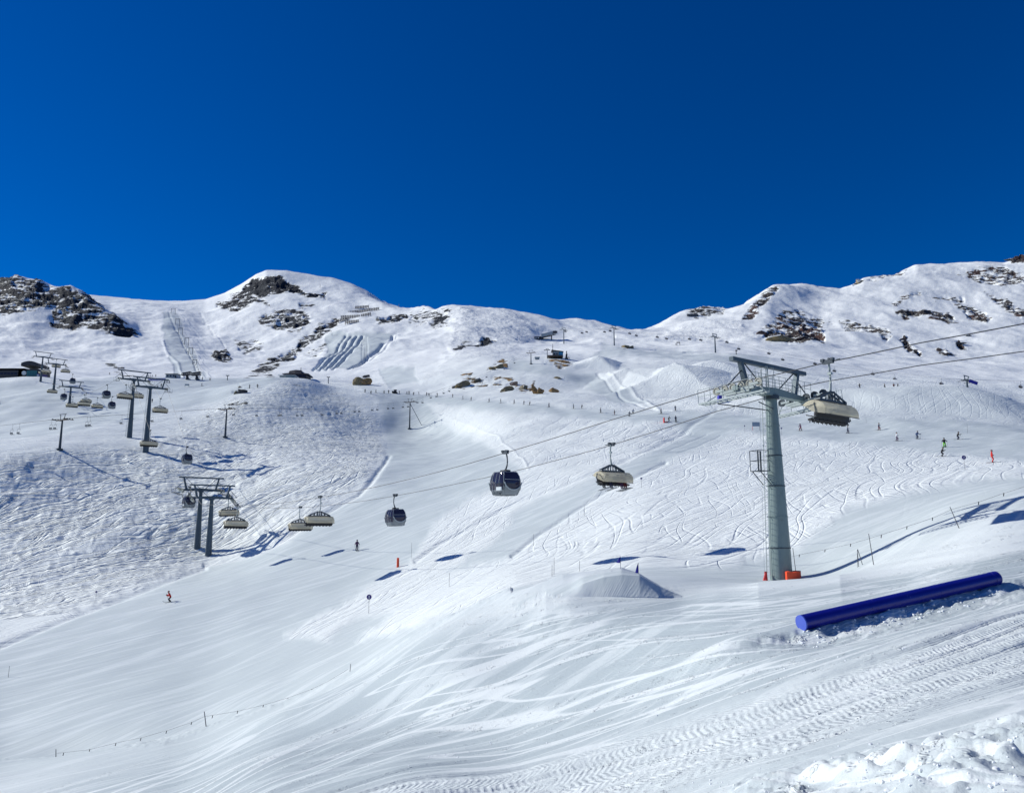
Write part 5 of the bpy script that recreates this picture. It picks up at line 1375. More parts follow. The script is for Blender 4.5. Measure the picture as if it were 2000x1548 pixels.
# riders in the nearer occupied chair
pc, _ = on_line(1, 1194, 869)
zc = rope_z(rb, _)
sitme, shd, sV = None, None, None
def seated():
    V = [Vector((0, 0, .1)), Vector((0, .06, .5)), Vector((0, .02, .66)), Vector((0, 0, .83))]; E = [(0, 1), (1, 2), (2, 3)]; Rr = [(.16, .14), (.18, .12), (.07, .07), (.11, .12)]
    for s in (-1, 1):
        i = len(V); V += [Vector((s * .1, -.04, .1)), Vector((s * .12, -.46, .06)), Vector((s * .12, -.5, -.38)), Vector((s * .12, -.68, -.43))]; Rr += [(.1, .1), (.085, .085), (.07, .07), (.055, .05)]
        E += [(0, i), (i, i + 1), (i + 1, i + 2), (i + 2, i + 3)]
        j = len(V); V += [Vector((s * .2, .03, .55)), Vector((s * .24, -.05, .3)), Vector((s * .16, -.3, .25))]; Rr += [(.075, .075), (.06, .06), (.05, .05)]; E += [(1, j), (j, j + 1), (j + 1, j + 2)]
    me = bpy.data.meshes.new('body'); me.from_pydata([tuple(v) for v in V], E, []); o = bpy.data.objects.new('body', me); COL.objects.link(o)
    o.modifiers.new('s', 'SKIN'); sb = o.modifiers.new('u', 'SUBSURF'); sb.levels = 1
    for v, r in zip(me.skin_vertices[0].data, Rr): v.radius = r
    me.skin_vertices[0].data[0].use_root = True
    nm = bpy.data.meshes.new_from_object(o.evaluated_get(bpy.context.evaluated_depsgraph_get())); bpy.data.objects.remove(o)
    nm.materials.append(CL['black'])
    for p in nm.polygons: p.use_smooth = True
    return nm
SIT = seated()
def rider(chair_loc, k, label, c='black', base=-3.98):
    t = thing('person', label, 'person', (0, 0, 0), RZ + PI + PI, 'riders on the occupied bubble chair')
    x = -1.75 + k * .5
    t.matrix_world = Matrix.Translation(chair_loc) @ Matrix.Rotation(RZ + PI, 4, 'Z') @ Matrix.Translation((x, .12, base + .08)) @ Matrix.Rotation(PI, 4, 'Z')
    b = bpy.data.objects.new('body', SIT); COL.objects.link(b); b.parent = t; b.material_slots[0].link = 'OBJECT'; b.material_slots[0].material = CL[c]
    h = MB(); h.loft([[Vector((.13 * math.cos(R(a)) * math.cos(q), .14 * math.cos(R(a)) * math.sin(q), .87 + .13 * math.sin(R(a)))) for q in [2 * PI * i / 10 for i in range(10)]] for a in (-20, 5, 30, 55, 80)]); h.build('helmet', CL['black'], t, True)
    for s in (-1, 1):
        m = MB(); m.box((s * .14, -.6, -.52), (.10, 1.6, .03), Matrix.Rotation(R(-12), 3, 'X')); m.build('ski', M_STEEL, t)
    return t
pcv = Vector((pc.x, pc.y, zc))
rider(pcv, 7, 'rider at the left end of the occupied bubble chair, skis hanging outside', 'black')
rider(pcv, 5, 'rider second from the left on the occupied bubble chair', 'navy')
rider(pcv, 2, 'third rider on the occupied bubble chair, one of two close together', 'purple')
rider(pcv, 1, 'rider nearest the right end of the occupied bubble chair', 'darkred')

# ================================================================== canes, ropes, flags, signs
def cane(px, pyb, pyt, label, ymin=40, lean=0.0, r=.02, group='marker canes', name='marker_cane', mat=None, top=None):
    b = hit(px, pyb, ymin) if pyb < 1120 or px < 1100 else hit(px, pyb, 30)
    h = (pyb - pyt) / F * b.y * 1.02
    t = MB(); d = Vector((lean * h, 0, h)); t.tube((0, 0, -.3), d, r, r * .8, 6)
    o = t.build(name, mat or M_POLE); o.location = b; tag(o, label, 'marker pole', group); return o, b, h
fr = [cane(1556,1125,1073,'thin cane right beside the orange padding of the big tower',57,-.08,.026,'canes of the rope fence right of the tower')[1:],
      cane(1707,1102,1045,'tall leaning cane in the middle of the rope fence right of the tower',45,-.10,.026,'canes of the rope fence right of the tower')[1:],
      cane(1876,1030,991,'strongly leaning cane at the upper end of the rope fence near the tower shadow',45,-.42,.026,'canes of the rope fence right of the tower')[1:]]
lf = [cane(110,1477,1464,'short leaning cane at the lower left end of the left rope fence',50,-.15,.03,'canes of the left rope fence')[1:],
      cane(404,1417,1392,'tall leaning cane in the middle of the left rope fence',50,-.25,.035,'canes of the left rope fence')[1:],
      cane(683,1311,1297,'cane at the upper right end of the left rope fence',50,.1,.028,'canes of the left rope fence')[1:]]
def rope_fence(pts, tags, label, gl, Yf):
    m = MB(); v = [P(px, py, Yf(px)) for px, py in pts]; m.path(v, .008, 4); o = m.build('fence_rope', M_POLE); tag(o, label, 'rope')
    for px, py in tags:
        m = MB(); p = P(px, py, Yf(px)); m.box(p - Vector((0, 0, .10)), (.045, .02, .2), Matrix.Rotation(R(12), 3, 'Y')); m.build('rope_tag', M_RUB, o)
yr = lambda px: float(np.interp(px, [1556, 1707, 1876, 2060], [fr[0][0].y, fr[1][0].y, fr[2][0].y, fr[2][0].y - 6]))
rope_fence([(1510,1096),(1556,1084),(1610,1073),(1661,1062),(1705,1049),(1771,1028),(1822,1011),(1860,994),(1911,980),(1960,963),(2020,944)], [(1561,1082),(1611,1072),(1661,1061),(1721,1044),(1771,1027),(1821,1010),(1911,979),(1960,962)], 'thin rope with small black tags running uphill right of the big tower', 'a', yr)
yl = lambda px: float(np.interp(px, [0, 110, 404, 683], [lf[0][0].y + 1, lf[0][0].y, lf[1][0].y, lf[2][0].y]))
rope_fence([(112,1470),(175,1463),(226,1450),(275,1440),(325,1426),(374,1410),(400,1398),(415,1396),(464,1388),(514,1376),(562,1362),(609,1345),(640,1330),(680,1306)], [(124,1469),(175,1462),(226,1450),(275,1440),(325,1426),(374,1409),(415,1396),(464,1387),(514,1376),(562,1362),(609,1345)], 'thin rope with small black tags along the berm in the lower left', 'b', yl)
for i, (px, yb, yt, l) in enumerate([(877,1145,1120,'thin pale cane at the lower edge of the tracked strip in the middle'),(803,1090,1061,'cane right of the orange pole in the valley'),(1082,1122,1090,'dark cane just left of the take-off jump'),(1078,1125,1104,'short pale cane beside the dark cane left of the jump'),(1042,1065,1043,'cane in the groomed strip below the middle of the tracked slope'),(1141,1008,988,'cane between the occupied chair and the middle groomed strip'),(1660,886,863,'cane below the skiers, right of the big tower platform'),(1692,827,811,'cane just right of the tan bubble chair'),(1890,846,828,'cane above the dark bent-over skier'),(16,1322,1302,'cane at the left picture edge on the lower run'),(1132,1115,1096,'pale cane behind the take-off jump')]):
    cane(px, yb, yt, l, 60, .02, .022, 'canes standing on the runs')
m = MB()
pa = hit(1677, 1106, 45); m.tube((0, 0, -.2), (0, 0, 1.15), .022, n=6); m.tube((.35, 0, -.2), (.02, 0, 1.15), .022, n=6); m.tube((-.1, 0, -.2), (0, 0, 1.1), .015, n=5)
o = m.build('cane_tripod', M_POLE); o.location = pa; tag(o, 'three canes tied together as a small tripod at the rope fence', 'pole bundle')
def disc_sign(px, pyb, pyt, label, r=.28, ymin=50):
    b = hit(px, pyb, ymin); h = (pyb - pyt) / F * b.y
    t = thing('marker_disc_pole', label, 'piste marker', b, 0, 'round piste markers')
    m = MB(); m.tube((0, 0, -.3), (0, 0, h), .02, n=6); m.build('pole', M_POLE, t)
    m = MB(); m.tube((0, -.03, h), (0, .03, h), r, n=16); m.build('disc', M_PURPLE, t)
    m = MB(); m.box((0, -.036, h), (r * .28, .008, r * 1.1)); m.build('mark', M_WHITE, t)
disc_sign(720, 1197, 1167, 'round dark purple piste marker on a thin pole beside the lower tracked strip')
disc_sign(1885, 918, 893, 'round dark piste marker on a pole left of the red skier')
disc_sign(187, 1170, 1156, 'small dark marker on a pole at the lower edge of the moguls', .17)
disc_sign(1253, 952, 934, 'small dark marker on a pole right of the occupied chair', .17)
disc_sign(1455, 848, 831, 'small dark marker on a pole left of the signboard', .15)
disc_sign(1527, 850, 836, 'small dark marker on a pole just right of the big tower shaft', .2)
# feather flags on the jump
def flag(px, pyb, pyt, pyc, w, label, narrow):
    b = hit(px, pyb, 44.8); b = P(px, pyb, 47.4); b.z = gz(b.x, b.y); h = (pyb - pyt) / F * b.y
    t = thing('marker_flag', label, 'flag', b, 0, 'blue flags on the take-off jump')
    m = MB(); m.tube((0, 0, -.2), (0, 0, h), .012, n=6); m.build('pole', M_WHITE, t)
    h2 = h * pyc; rs = []
    for k in range(7):
        f = k / 6; ww = w * (1 - f) ** (.8 if narrow else 1.0)
        rs.append([Vector((-ww, .02 * math.sin(f * 5), h2 + (h - h2) * f)), Vector((-ww * .5, -.03 * math.cos(f * 4), h2 + (h - h2) * f + (.03 if not narrow else 0))), Vector((.01, 0, h2 + (h - h2) * f)), Vector((-ww * .5, .012 - .03 * math.cos(f * 4), h2 + (h - h2) * f))])
    m.loft(rs); m.build('cloth', M_BLUEF, t)
flag(1212, 1107, 1084, .48, .26, 'small triangular blue flag on the crest of the take-off jump, the left of two', False)
flag(1247, 1119, 1099, .04, .20, 'tall narrow blue flag at the right end of the jump crest', True)
# orange padded pole, red mats, signboard, net
b = hit(777, 1107, 90); m = MB(); hh = 17 / F * b.y; m.tube((0, 0, -.2), (0, 0, hh), .19, .17, 12); m.tube((0, 0, hh), (0, 0, hh + .05), .19, .05, 12)
o = m.build('padded_post', M_ORANGE, None, True); o.location = b; tag(o, 'orange-red padded post on the snow below the second gondola', 'padded post')
b = hit(1297, 825, 150); t = thing('red_mat', 'pair of red crash mats forming an L beside the leaning skier', 'crash mat', b)
m = MB(); m.box((0, 0, .65), (.25, 1.2, 1.5)); m.build('upright_mat', M_RED, t); m = MB(); m.box((.55, .2, .12), (1.0, 1.0, .25)); m.build('flat_mat', M_RED, t)
b = hit(1477, 840, 120); k = b.y / F; t = thing('signboard', 'blank grey signboard on two posts left of the big tower shaft', 'signboard', b)
for s in (-1, 1):
    m = MB(); m.tube((s * 7 * k, 0, -.3), (s * 7 * k, 0, 16 * k), .05, n=6); m.build('post', M_RED if s < 0 else M_POLE, t)
m = MB(); m.box((0, -.04, 12 * k), (15 * k, .08, 8.5 * k)); m.build('board', simple('board_face', (.30, .36, .44), .5), t)
b = hit(1406, 787, 230); k = b.y / F; t = thing('start_banner', 'saturated blue banner block left under the big tower head', 'banner', b)
m = MB(); m.box((0, 0, 7.5 * k), (6 * k, 2.5, 15 * k)); m.build('block', M_BLUEF, t)
t = thing('safety_net', 'light blue safety net running right from the blue banner block', 'net', b)
for i in range(5):
    m = MB(); m.box(((12 + i * 6.2) * k, 2, (7 + i * .15) * k), (5.9 * k, .06, 6.5 * k)); m.build('net_panel', M_NET, t)
    m = MB(); m.tube(((9 + i * 6.2) * k, 2, -1), ((9 + i * 6.2) * k, 2, 11 * k), .04, n=5); m.build('net_pole', M_BLUEF, t)
# black gate + posts on the knoll
b = hit(1325, 674, 560); k = b.y / F; t = thing('start_gate', 'black goal-like start gate on the small knoll in the snow bowl', 'gate', b)
for s in (-1, 1):
    m = MB(); m.box((s * 3 * k, 0, 2.6 * k), (.45, .6, 6 * k)); m.build('upright', M_DARK, t)
m = MB(); m.box((0, 0, 5.6 * k), (7 * k, .6, .8)); m.build('crossbar', M_DARK, t)
m = MB(); b = hit(1320, 674, 560); m.tube((0, 0, -1), (0, 0, 4 * k), .22, n=6); o = m.build('post', M_DARK); o.location = b; tag(o, 'single dark post left of the black start gate', 'post')
b = hit(1438, 692, 480); k = b.y / F; m = MB(); m.tube((0, 0, -1), (0, 0, 8 * k), .3, n=6); m.box((.2, 0, 8 * k), (1.4, .8, .7)); o = m.build('snow_gun', M_DARK); o.location = b; tag(o, 'dark snow lance standing left above the big tower head', 'snow gun')

# ================================================================== avalanche barriers
def barrier(x0, y0, x1, y1, n, label):
    Y0_ = hit((x0 + x1) / 2, (y0 + y1) / 2 + 3, 900).y
    a = P(x0, y0 + 1.6, Y0_); b = P(x1, y1 + 1.6, Y0_ + 6)
    t = thing('snow_barrier', label, 'avalanche barrier', a, 0, 'avalanche barriers on the slope below the dome')
    d = b - a
    for k in range(n + 1):
        p = d * (k / n); m = MB(); m.bar(p + Vector((0, 1.4, -2.5)), p + Vector((0, -.4, 4.0)), .55); m.bar(p + Vector((0, 3.4, -1.0)), p + Vector((0, .2, 1.6)), .25); m.build('support', M_WOOD, t)
    for z in (.3, 1.1, 1.9, 2.7, 3.5):
        m = MB(); m.bar(Vector((0, -.3 - z * .2 + .7, z)), d + Vector((0, -.3 - z * .2 + .7, z)), .45, .42); m.build('rail', M_WOOD, t)
barrier(694, 601, 720, 599, 5, 'topmost short avalanche barrier on the slope right of the dome')
barrier(680, 611, 740, 603, 13, 'longest avalanche barrier, second row from the top')
barrier(666, 620, 702, 618, 8, 'avalanche barrier in the third row, left piece')
barrier(705, 617, 724, 613, 4, 'short avalanche barrier in the third row, right piece')
barrier(657, 627, 682, 624, 6, 'leftmost avalanche barrier, fourth row')
barrier(674, 630, 700, 628, 6, 'lowest avalanche barrier, at the bottom right of the group')

# ================================================================== huts and stations
def windowed(t, face, c, s, mat=None, name='window'):
    m = MB(); m.box(c, s); w = m.build(name, mat or M_GLASS, t); return w
# left valley station
Ys = 455.0
b = P(30, 726, Ys); b.z = gz(b.x, b.y); k = Ys / F
t = thing('lift_station', 'large dark lift station with curved roof and teal front at the left edge', 'lift station', b)
zt0 = P(30, 719, Ys).z - b.z
m = MB(); m.box((-12 * k, 8, zt0 - 3), (62 * k, 16, 6)); m.build('long_hall', M_DARK, t)
m = MB(); m.extr([(0, zt0 - .2), (17, zt0 + 1.2), (17, zt0 + .4), (0, zt0 - 1.2)], -45 * k, 22 * k); m.build('roof_slab', M_GREY, t)
m = MB(); m.extr([(1, zt0 + .0), (17, zt0 + 2.2), (17, zt0 + .9), (1, zt0 - .2)], -45 * k, -6 * k); m.build('roof_snow', M_SNOWC, t)
m = MB(); m.box((26 * k, 6, 1.5), (40 * k, 12, 9)); m.build('station_hall', M_DARK, t)
m = MB(); pr = [(14 * k + 30 * k * f, 0, 0) for f in (0, 1)]
rs = []
for x in (-2, 10):
    rs.append([Vector((14 * k + (33 * k) * f, x, zt0 + 2.2 + 1.9 * math.sin(PI * min(1, .12 + f * .8)))) for f in [i / 8 for i in range(9)]] + [Vector((14 * k + (33 * k) * f, x, zt0 + .6 + 1.2 * math.sin(PI * min(1, .12 + f * .8)))) for f in [i / 8 for i in range(8, -1, -1)]])
m.loft(rs); m.build('curved_roof', M_DARK, t, True)
for i in range(5):
    windowed(t, 0, ((25 + i * 4.2) * k, -.12, 3.2), (3.8 * k, .12, 3.6), M_TEAL, 'glass_panel')
m = MB(); m.tube((18 * k, -.4, 3.5), (18 * k, .4, 3.5), 4.5 * k, n=16); m.build('bullwheel_cover', M_WHITE, t)
for i in range(6): windowed(t, 0, ((-34 + i * 7) * k, -.1, zt0 - 3.2), (5 * k, .12, 1.0), M_GLASS)
m = MB(); m.box((50 * k, 2, 1.4), (9 * k, 6, 3.4)); m.build('control_cabin', M_PURPLE, t); windowed(t, 0, (48 * k, -1.1, 1.9), (4 * k, .12, 1.2), M_WHITE)
# ski school hut, banner, stand
b = hit(334, 738, 430); k = b.y / F; t = thing('wooden_hut', 'small pale hut with sloping dark roof beside the drag lift', 'hut', b)
m = MB(); m.box((0, 3, 4 * k), (22 * k, 6, 8 * k)); m.build('wall', M_GREY, t); m = MB(); m.extr([(-.6, 8 * k), (6.6, 9.5 * k), (6.6, 10.2 * k), (-.6, 8.7 * k)], -12.5 * k, 12.5 * k); m.build('roof', M_DARK, t)
for x in (-7, -1, 5): windowed(t, 0, (x * k, -.05, 4.5 * k), (3.5 * k, .12, 3 * k), M_GLASS)
m = MB(); m.box((9 * k, -.05, 3 * k), (2.6 * k, .12, 5.6 * k)); m.build('door', M_DARK, t)
b = hit(306, 744, 400); k = b.y / F; t = thing('long_banner', 'long pale lilac advertising banner on the plateau left of the hut', 'banner', b, R(-4))
m = MB(); m.box((0, 0, 3.4 * k), (36 * k, .12, 5 * k)); m.build('cloth', simple('lilac_cloth', (.42, .40, .68), .7), t)
rr_ = random.Random(4)
m = MB()
for i in range(17):
    x = (-15 + i * 1.9) * k; m.box((x, -.08, (3.4 + rr_.uniform(-.3, .3)) * k), (1.1 * k * rr_.uniform(.6, 1.2), .02, 1.3 * k * rr_.uniform(.6, 1.1)))
o = m.build('faded_print', M_PURPLE, t); o['kind'] = 'stuff'
for s in (-1, 0, 1):
    m = MB(); m.tube((s * 17.5 * k, .1, -.5), (s * 17.5 * k, .1, 6.2 * k), .08, n=5); m.build('post', M_POLE, t)
b = hit(365, 755, 380); k = b.y / F; t = thing('info_stand', 'small grey info stand with its own dark shadow on the plateau', 'sign', b)
for s in (-1, 1):
    m = MB(); m.tube((s * 4 * k, 0, -.3), (s * 4 * k, 0, 5 * k), .1, n=5); m.build('post', M_POLE, t)
m = MB(); m.box((0, 0, 4 * k), (8 * k, .3, 3 * k)); m.build('board', M_GREY, t)
# drag lift bottom frames and its portals up the slope
b = hit(368, 741, 430); k = b.y / F; t = thing('drag_lift_station', 'pair of dark truss frames of the drag lift base on the plateau', 'lift station', b)
for j, xo in enumerate((-5, 14)):
    m = MB(); z0, z1 = 8.5 * k, 14 * k
    for y in (-.8, .8):
        m.bar((( xo - 8) * k, y, z0), ((xo + 9) * k, y, z0 + 2 * k), .5); m.bar(((xo - 8) * k, y, z1 - 1.5 * k), ((xo + 9) * k, y, z1 + 1.5 * k), .4)
        for q in range(5):
            x = (xo - 8 + q * 4.25) * k; m.bar((x, y, z0 + q * .5 * k), (x, y, z1 - 1.5 * k + q * .75 * k), .3)
    m.build('truss', M_DARK, t)
    m = MB(); m.bar(((xo + 3) * k, 0, -1), ((xo + 1) * k, 0, z0 + k), .8); m.bar(((xo + 7) * k, 0, -1), ((xo + 2) * k, 0, z0 + k), .6); m.build('leg', M_DARK, t)
    m = MB(); m.box(((xo + 4) * k, 0, 1.0 * k), (6 * k, 3, 2.2 * k)); m.build('plinth', M_STEEL, t)
dlp = [(346, 636, 622), (352, 654, 640), (364, 674, 659), (372, 692, 679), (380, 713, 702), (338, 612, 602)]
for i, (px, yb, yt) in enumerate(dlp):
    b = hit(px, yb, 560); k = b.y / F
    t = thing('drag_lift_portal', ['second highest', 'third highest', 'middle', 'second lowest', 'lowest', 'highest'][i] + ' portal frame of the drag lift on the far piste', 'lift portal', b, 0, 'portals of the drag lift')
    h = (yb - yt) * k
    for s in (-1, 1):
        m = MB(); m.bar((s * 4.5 * k, 0, -2), (s * 3.6 * k, 0, h), .42); m.build('leg', M_POLE, t)
    m = MB(); m.bar((-4.6 * k, 0, h), (4.6 * k, 0, h), .5); m.build('crossbar', M_POLE, t)
for s in (-2.2, 2.2):
    m = MB(); m.path([hit(px, yb, 560) + Vector((s, 0, (yb - yt) / F * hit(px, yb, 560).y)) for px, yb, yt in sorted(dlp, key=lambda a: a[1])] + [hit(386, 738, 430) + Vector((s, 0, 6))], .10, 4)
    tag(m.build('drag_lift_rope', M_ROPE), ('left' if s < 0 else 'right') + ' rope of the drag lift up the far piste', 'cable', 'ropes of the drag lift')
for i in range(15):
    f = i / 14; px = 354 + 34 * f + 4 * (f > .4); py = 662 + 72 * f
    person(px, py, 'tiny skier towed up the far piste by the drag lift, ' + ('below the lowest portal' if py > 714 else 'between lower portals' if py > 690 else 'near the upper portals'), 'black', 'black', i % 5, R(30 * i), 520, group='skiers on the drag lift', full=False)
# hill-top station on the mogul hill
b = hit(562, 744, 355); k = b.y / F; t = thing('container_cabin', 'blue-grey two-part cabin on top of the mogul hill', 'cabin', b)
m = MB(); m.box((-10 * k, 4, 5.2 * k), (13 * k, 8, 12 * k)); m.build('left_box', M_GREY, t); m = MB(); m.box((5 * k, 3, 5.0 * k), (16.6 * k, 7, 11 * k)); m.build('right_box', simple('cabin_blue_grey', (.20, .27, .30), .5), t)
m = MB(); m.box((-2 * k, 3.5, 11.4 * k), (34 * k, 9, .8 * k)); m.build('roof', M_WHITE, t)
m = MB(); m.box((-10 * k, -.06, 4.6 * k), (5 * k, .12, 6 * k)); m.build('shutter', M_DARK, t)
b = P(576, 731, 470); b.z = gz(b.x, b.y) - 1; k = 470 / F; t = thing('dome_restaurant', 'low dark building with domed roof and mast behind the cabin', 'building', b)
zb = P(576, 729, 470).z - b.z
m = MB(); m.box((0, 6, zb / 2), (44 * k, 10, zb)); m.build('wall', M_DARK, t)
rs = []
for x, h in ((-25, .2), (-14, 1.4), (-12, 5.5), (0, 7.5), (10, 6.8), (14, 1.8), (26, .2)):
    rs.append([Vector((x * k, y, zb + z)) for y, z in ((-1, -.5), (13, -.5), (11, h * k * 1.1 + .1), (1, h * k + .1))])
m = MB(); m.loft(rs); m.build('roof', M_DARK, t)
m = MB(); m.tube((7 * k, 5, zb), (7 * k, 5, zb + 15 * k), .2, n=5); m.tube((5 * k, 5, zb + 9 * k), (10 * k, 5, zb + 9 * k), .15, n=5); m.build('mast', M_POLE, t)
for i in range(6): windowed(t, 0, ((-18 + i * 7) * k, .9, zb - 1.2), (5 * k, .15, 1.4), M_GLASS)
# small T poles by the restaurant
for px, yb, yt, l in ((641, 749, 736, 'small T-shaped lift pole right of the restaurant'), (444, 742, 733, 'small T-shaped lift pole left of the restaurant'), (606, 742, 735, 'tiny T-shaped pole just right of the restaurant')):
    b = hit(px, yb, 380); k = b.y / F; h = (yb - yt) * k; m = MB(); m.tube((0, 0, -1), (0, 0, h), .28, .2, 6); m.bar((-3.2 * k, 0, h), (3.2 * k, 0, h), .4); m.bar((-2.6 * k, 0, h), (-2.6 * k, 0, h + k), .3); m.bar((2.6 * k, 0, h), (2.6 * k, 0, h + k), .3)
    o = m.build('lift_pole', M_STEEL); o.location = b; tag(o, l, 'lift pole')
# small tracked vehicle on the meeting place
b = hit(771, 768, 340); k = b.y / F; t = thing('snow_groomer', 'small dark snow groomer parked among the row of people', 'snow groomer', b)
m = MB(); m.box((0, 0, 1.5 * k), (9 * k, 3, 2.6 * k), taper=.85); m.build('body', M_STEEL, t); m = MB(); m.box((1 * k, 0, 4.2 * k), (4.5 * k, 2.4, 3 * k), taper=.8); m.build('cab', M_GLASS, t)
m = MB(); m.box((1 * k, 0, 6.6 * k), (6 * k, 2.4, .5 * k)); m.build('roof_rack', M_STEEL, t)
for s in (-1, 1):
    m = MB(); m.extr([(-.4, .1), (.4, .1), (.4, .9), (-.4, .9)], -4.6 * k, 4.6 * k); o = m.build('track', M_RUB, t); o.location = (0, s * 1.6, 0)
# top station of the far chairlift
b = hit(1060, 664, 700); k = b.y / F; t = thing('lift_station', 'dark top station with raised white housing below the snow dome', 'lift station', b, R(0))
q = Matrix.Rotation(R(-14), 3, 'Y')
m = MB(); m.box((-11 * k, 5, 3.5 * k), (11 * k, 10, 8 * k)); m.build('machine_room', M_DARK, t)
m = MB(); m.box((-3 * k, 5, 4.5 * k), (9 * k, 9, 6 * k)); m.build('boarding_hall', M_DARK, t)
m = MB(); m.box((12 * k, 4, 13.2 * k), (31 * k, 8, 6.2 * k), q); m.build('housing', M_GREY, t)
m = MB(); m.box((6 * k, 4, 9.6 * k), (22 * k, 6, 2.5 * k), q); m.build('underside', M_DARK, t)
m = MB(); m.box((25 * k, -.2, 16.6 * k), (9 * k, .8, 4.2 * k)); m.build('window', M_DARK, t)
m = MB(); m.bar((18 * k, 4, -3), (18 * k, 4, 11 * k), 1.2); m.build('column', M_DARK, t)
for x in (-13.5, -9): windowed(t, 0, (x * k, -.15, 4.5 * k), (2.2 * k, .2, 2.2 * k), M_WHITE)
# blue-sided hut on the rock, mast, curved arm, wheel
b = hit(1086, 700, 400); k = b.y / F; t = thing('lift_hut', 'grey hut with a bright blue gable side and tall mast on the rocky hill', 'hut', b)
zf = 3.5 * k
m = MB(); m.extr([(0, zf), (6, zf), (6, zf + 14 * k), (0, zf + 12 * k)], -6 * k, 6 * k); m.build('wall', M_GREY, t)
m = MB(); m.box((10.2 * k, 2.6, zf + 5.2 * k), (8 * k, 5.6, 10 * k)); m.build('blue_side', M_CYAN, t)
m = MB(); m.bar((-9 * k, 3, zf + 13.6 * k), (15 * k, 3, zf + 10.2 * k), 7, .6); m.build('roof', M_DARK, t)
m = MB(); m.tube((-6.5 * k, -.5, zf), (-6.5 * k, -.5, zf + 26 * k), .22, .12, 6); m.tube((-7.8 * k, -.5, zf + 20 * k), (-5.2 * k, -.5, zf + 20 * k), .1, n=4); m.build('mast', M_DARK, t)
m = MB(); m.box((-2 * k, -1, zf - .3), (30 * k, 8, 2.4 * k)); m.build('timber_deck', M_WOOD, t)
m = MB(); m.box((0, 2.8, -1.5), (14 * k, 5, 2 * zf + 3)); m.build('foundation', M_DARK, t)
for x in (-3, 2): windowed(t, 0, (x * k, -.08, zf + 6 * k), (2.4 * k, .15, 3 * k), M_DARK)
b = hit(1107, 701, 400); k = b.y / F; t = thing('snow_cannon_arm', 'curved dark arm with a big wheel right of the blue-sided hut', 'lift wheel', b)
m = MB(); m.path([(-.5 * k, 0, -1), (-1 * k, 0, 4 * k), (0 * k, 0, 10 * k), (-.3 * k, 0, 16 * k)], [.55, .6, .6, .5], 8); m.build('arm', M_DARK, t)
m = MB(); m.path([(2 * k + 4 * k * math.cos(R(a)), 0, 1.0 * k + 3 * k * math.sin(R(a))) for a in range(-30, 220, 20)], .13, 5); m.build('wheel', M_POLE, t)
m = MB(); m.box((-.5 * k, 0, .6 * k), (7 * k, 3, 2.4 * k)); m.build('pile', M_WOOD, t)
b = hit(1049, 702, 400); k = b.y / F; m = MB(); m.box((0, 0, 2 * k), (9 * k, 3, 3.5 * k)); m.box((0, 0, 4.2 * k), (10.5 * k, 3.4, .6 * k)); o = m.build('shed', M_GREY); o.location = b; tag(o, 'tiny grey shed between the blue-sided hut and the small tower', 'shed')
b = hit(1069, 700, 400); k = b.y / F; h = 17 * k; m = MB(); m.tube((0, 0, -1), (0, 0, h), .26, .18, 8); m.bar((-7 * k, 0, h), (6 * k, 0, h + .2), .4); m.bar((-3 * k, 0, h + 2.6 * k), (3 * k, 0, h + 2.6 * k), .25); m.bar((-2 * k, 0, h), (-2.6 * k, 0, h + 2.6 * k), .2); m.bar((2 * k, 0, h), (2.6 * k, 0, h + 2.6 * k), .2)
o = m.build('lift_pole', M_STEEL); o.location = b; tag(o, 'small dark lift pole directly left of the blue-sided hut', 'lift pole')
# summit marks
for px, py, h, l, nm in ((625, 562, 7, 'thin mast on the shoulder of the snow dome', 'mast'), (779, 601, 8, 'thin summit pole on the ridge right of the dome', 'summit_pole'), (1350, 618, 16, 'slim dark lift mast below the small rocky ridge on the right', 'mast'), (1199, 0, 0, '', '')):
    if not h: continue
    b = hit(px, py, 900); m = MB(); m.tube((0, 0, -3), (0, 0, h / F * b.y), .35, .3, 5)
    if px == 1350: m.box((2, 0, 2), (16, 4, 3))
    o = m.build(nm, M_POLE); o.location = b; tag(o, l, 'mast')

# ================================================================== rocks
def rock_material(name, c1, c2, c3):
    m = bpy.data.materials.new(name); m.use_nodes = True
    nt, b = nodes(m)
    tc = nt.nodes.new('ShaderNodeTexCoord'); geo = nt.nodes.new('ShaderNodeNewGeometry')
    n = NOI(nt, tc.outputs['Object'], .35, 5, .65); n2 = NOI(nt, tc.outputs['Object'], 1.3, 4, .7)
    c = MIX(nt, SS(nt, n, .38, .62), c1, c2); c = MIX(nt, SS(nt, n2, .55, .68), c, c3)
    sp = nt.nodes.new('ShaderNodeSeparateXYZ'); nt.links.new(geo.outputs['Normal'], sp.inputs[0])
    sn = SS(nt, MA(nt, 'ADD', sp.outputs['Z'], MA(nt, 'MULTIPLY', n2, .5)), .80, .95)
    c = MIX(nt, sn, c, (.84, .88, .90))
    nt.links.new(c, b.inputs['Base Color']); b.inputs['Roughness'].default_value = .85
    bp = nt.nodes.new('ShaderNodeBump'); bp.inputs['Strength'].default_value = .8; bp.inputs['Distance'].default_value = .8
    nt.links.new(n2, bp.inputs['Height']); nt.links.new(bp.outputs[0], b.inputs['Normal'])
    return m
M_OCH = rock_material('ochre_rock', (.46, .26, .085), (.30, .19, .09), (.09, .065, .05))
M_OLI = rock_material('olive_rock', (.33, .25, .12), (.20, .17, .11), (.06, .05, .045))
M_GRK = rock_material('grey_rock', (.09, .085, .08), (.06, .06, .065), (.03, .03, .035))
M_RRK = rock_material('reddish_rock', (.12, .06, .05), (.07, .06, .06), (.03, .028, .03))
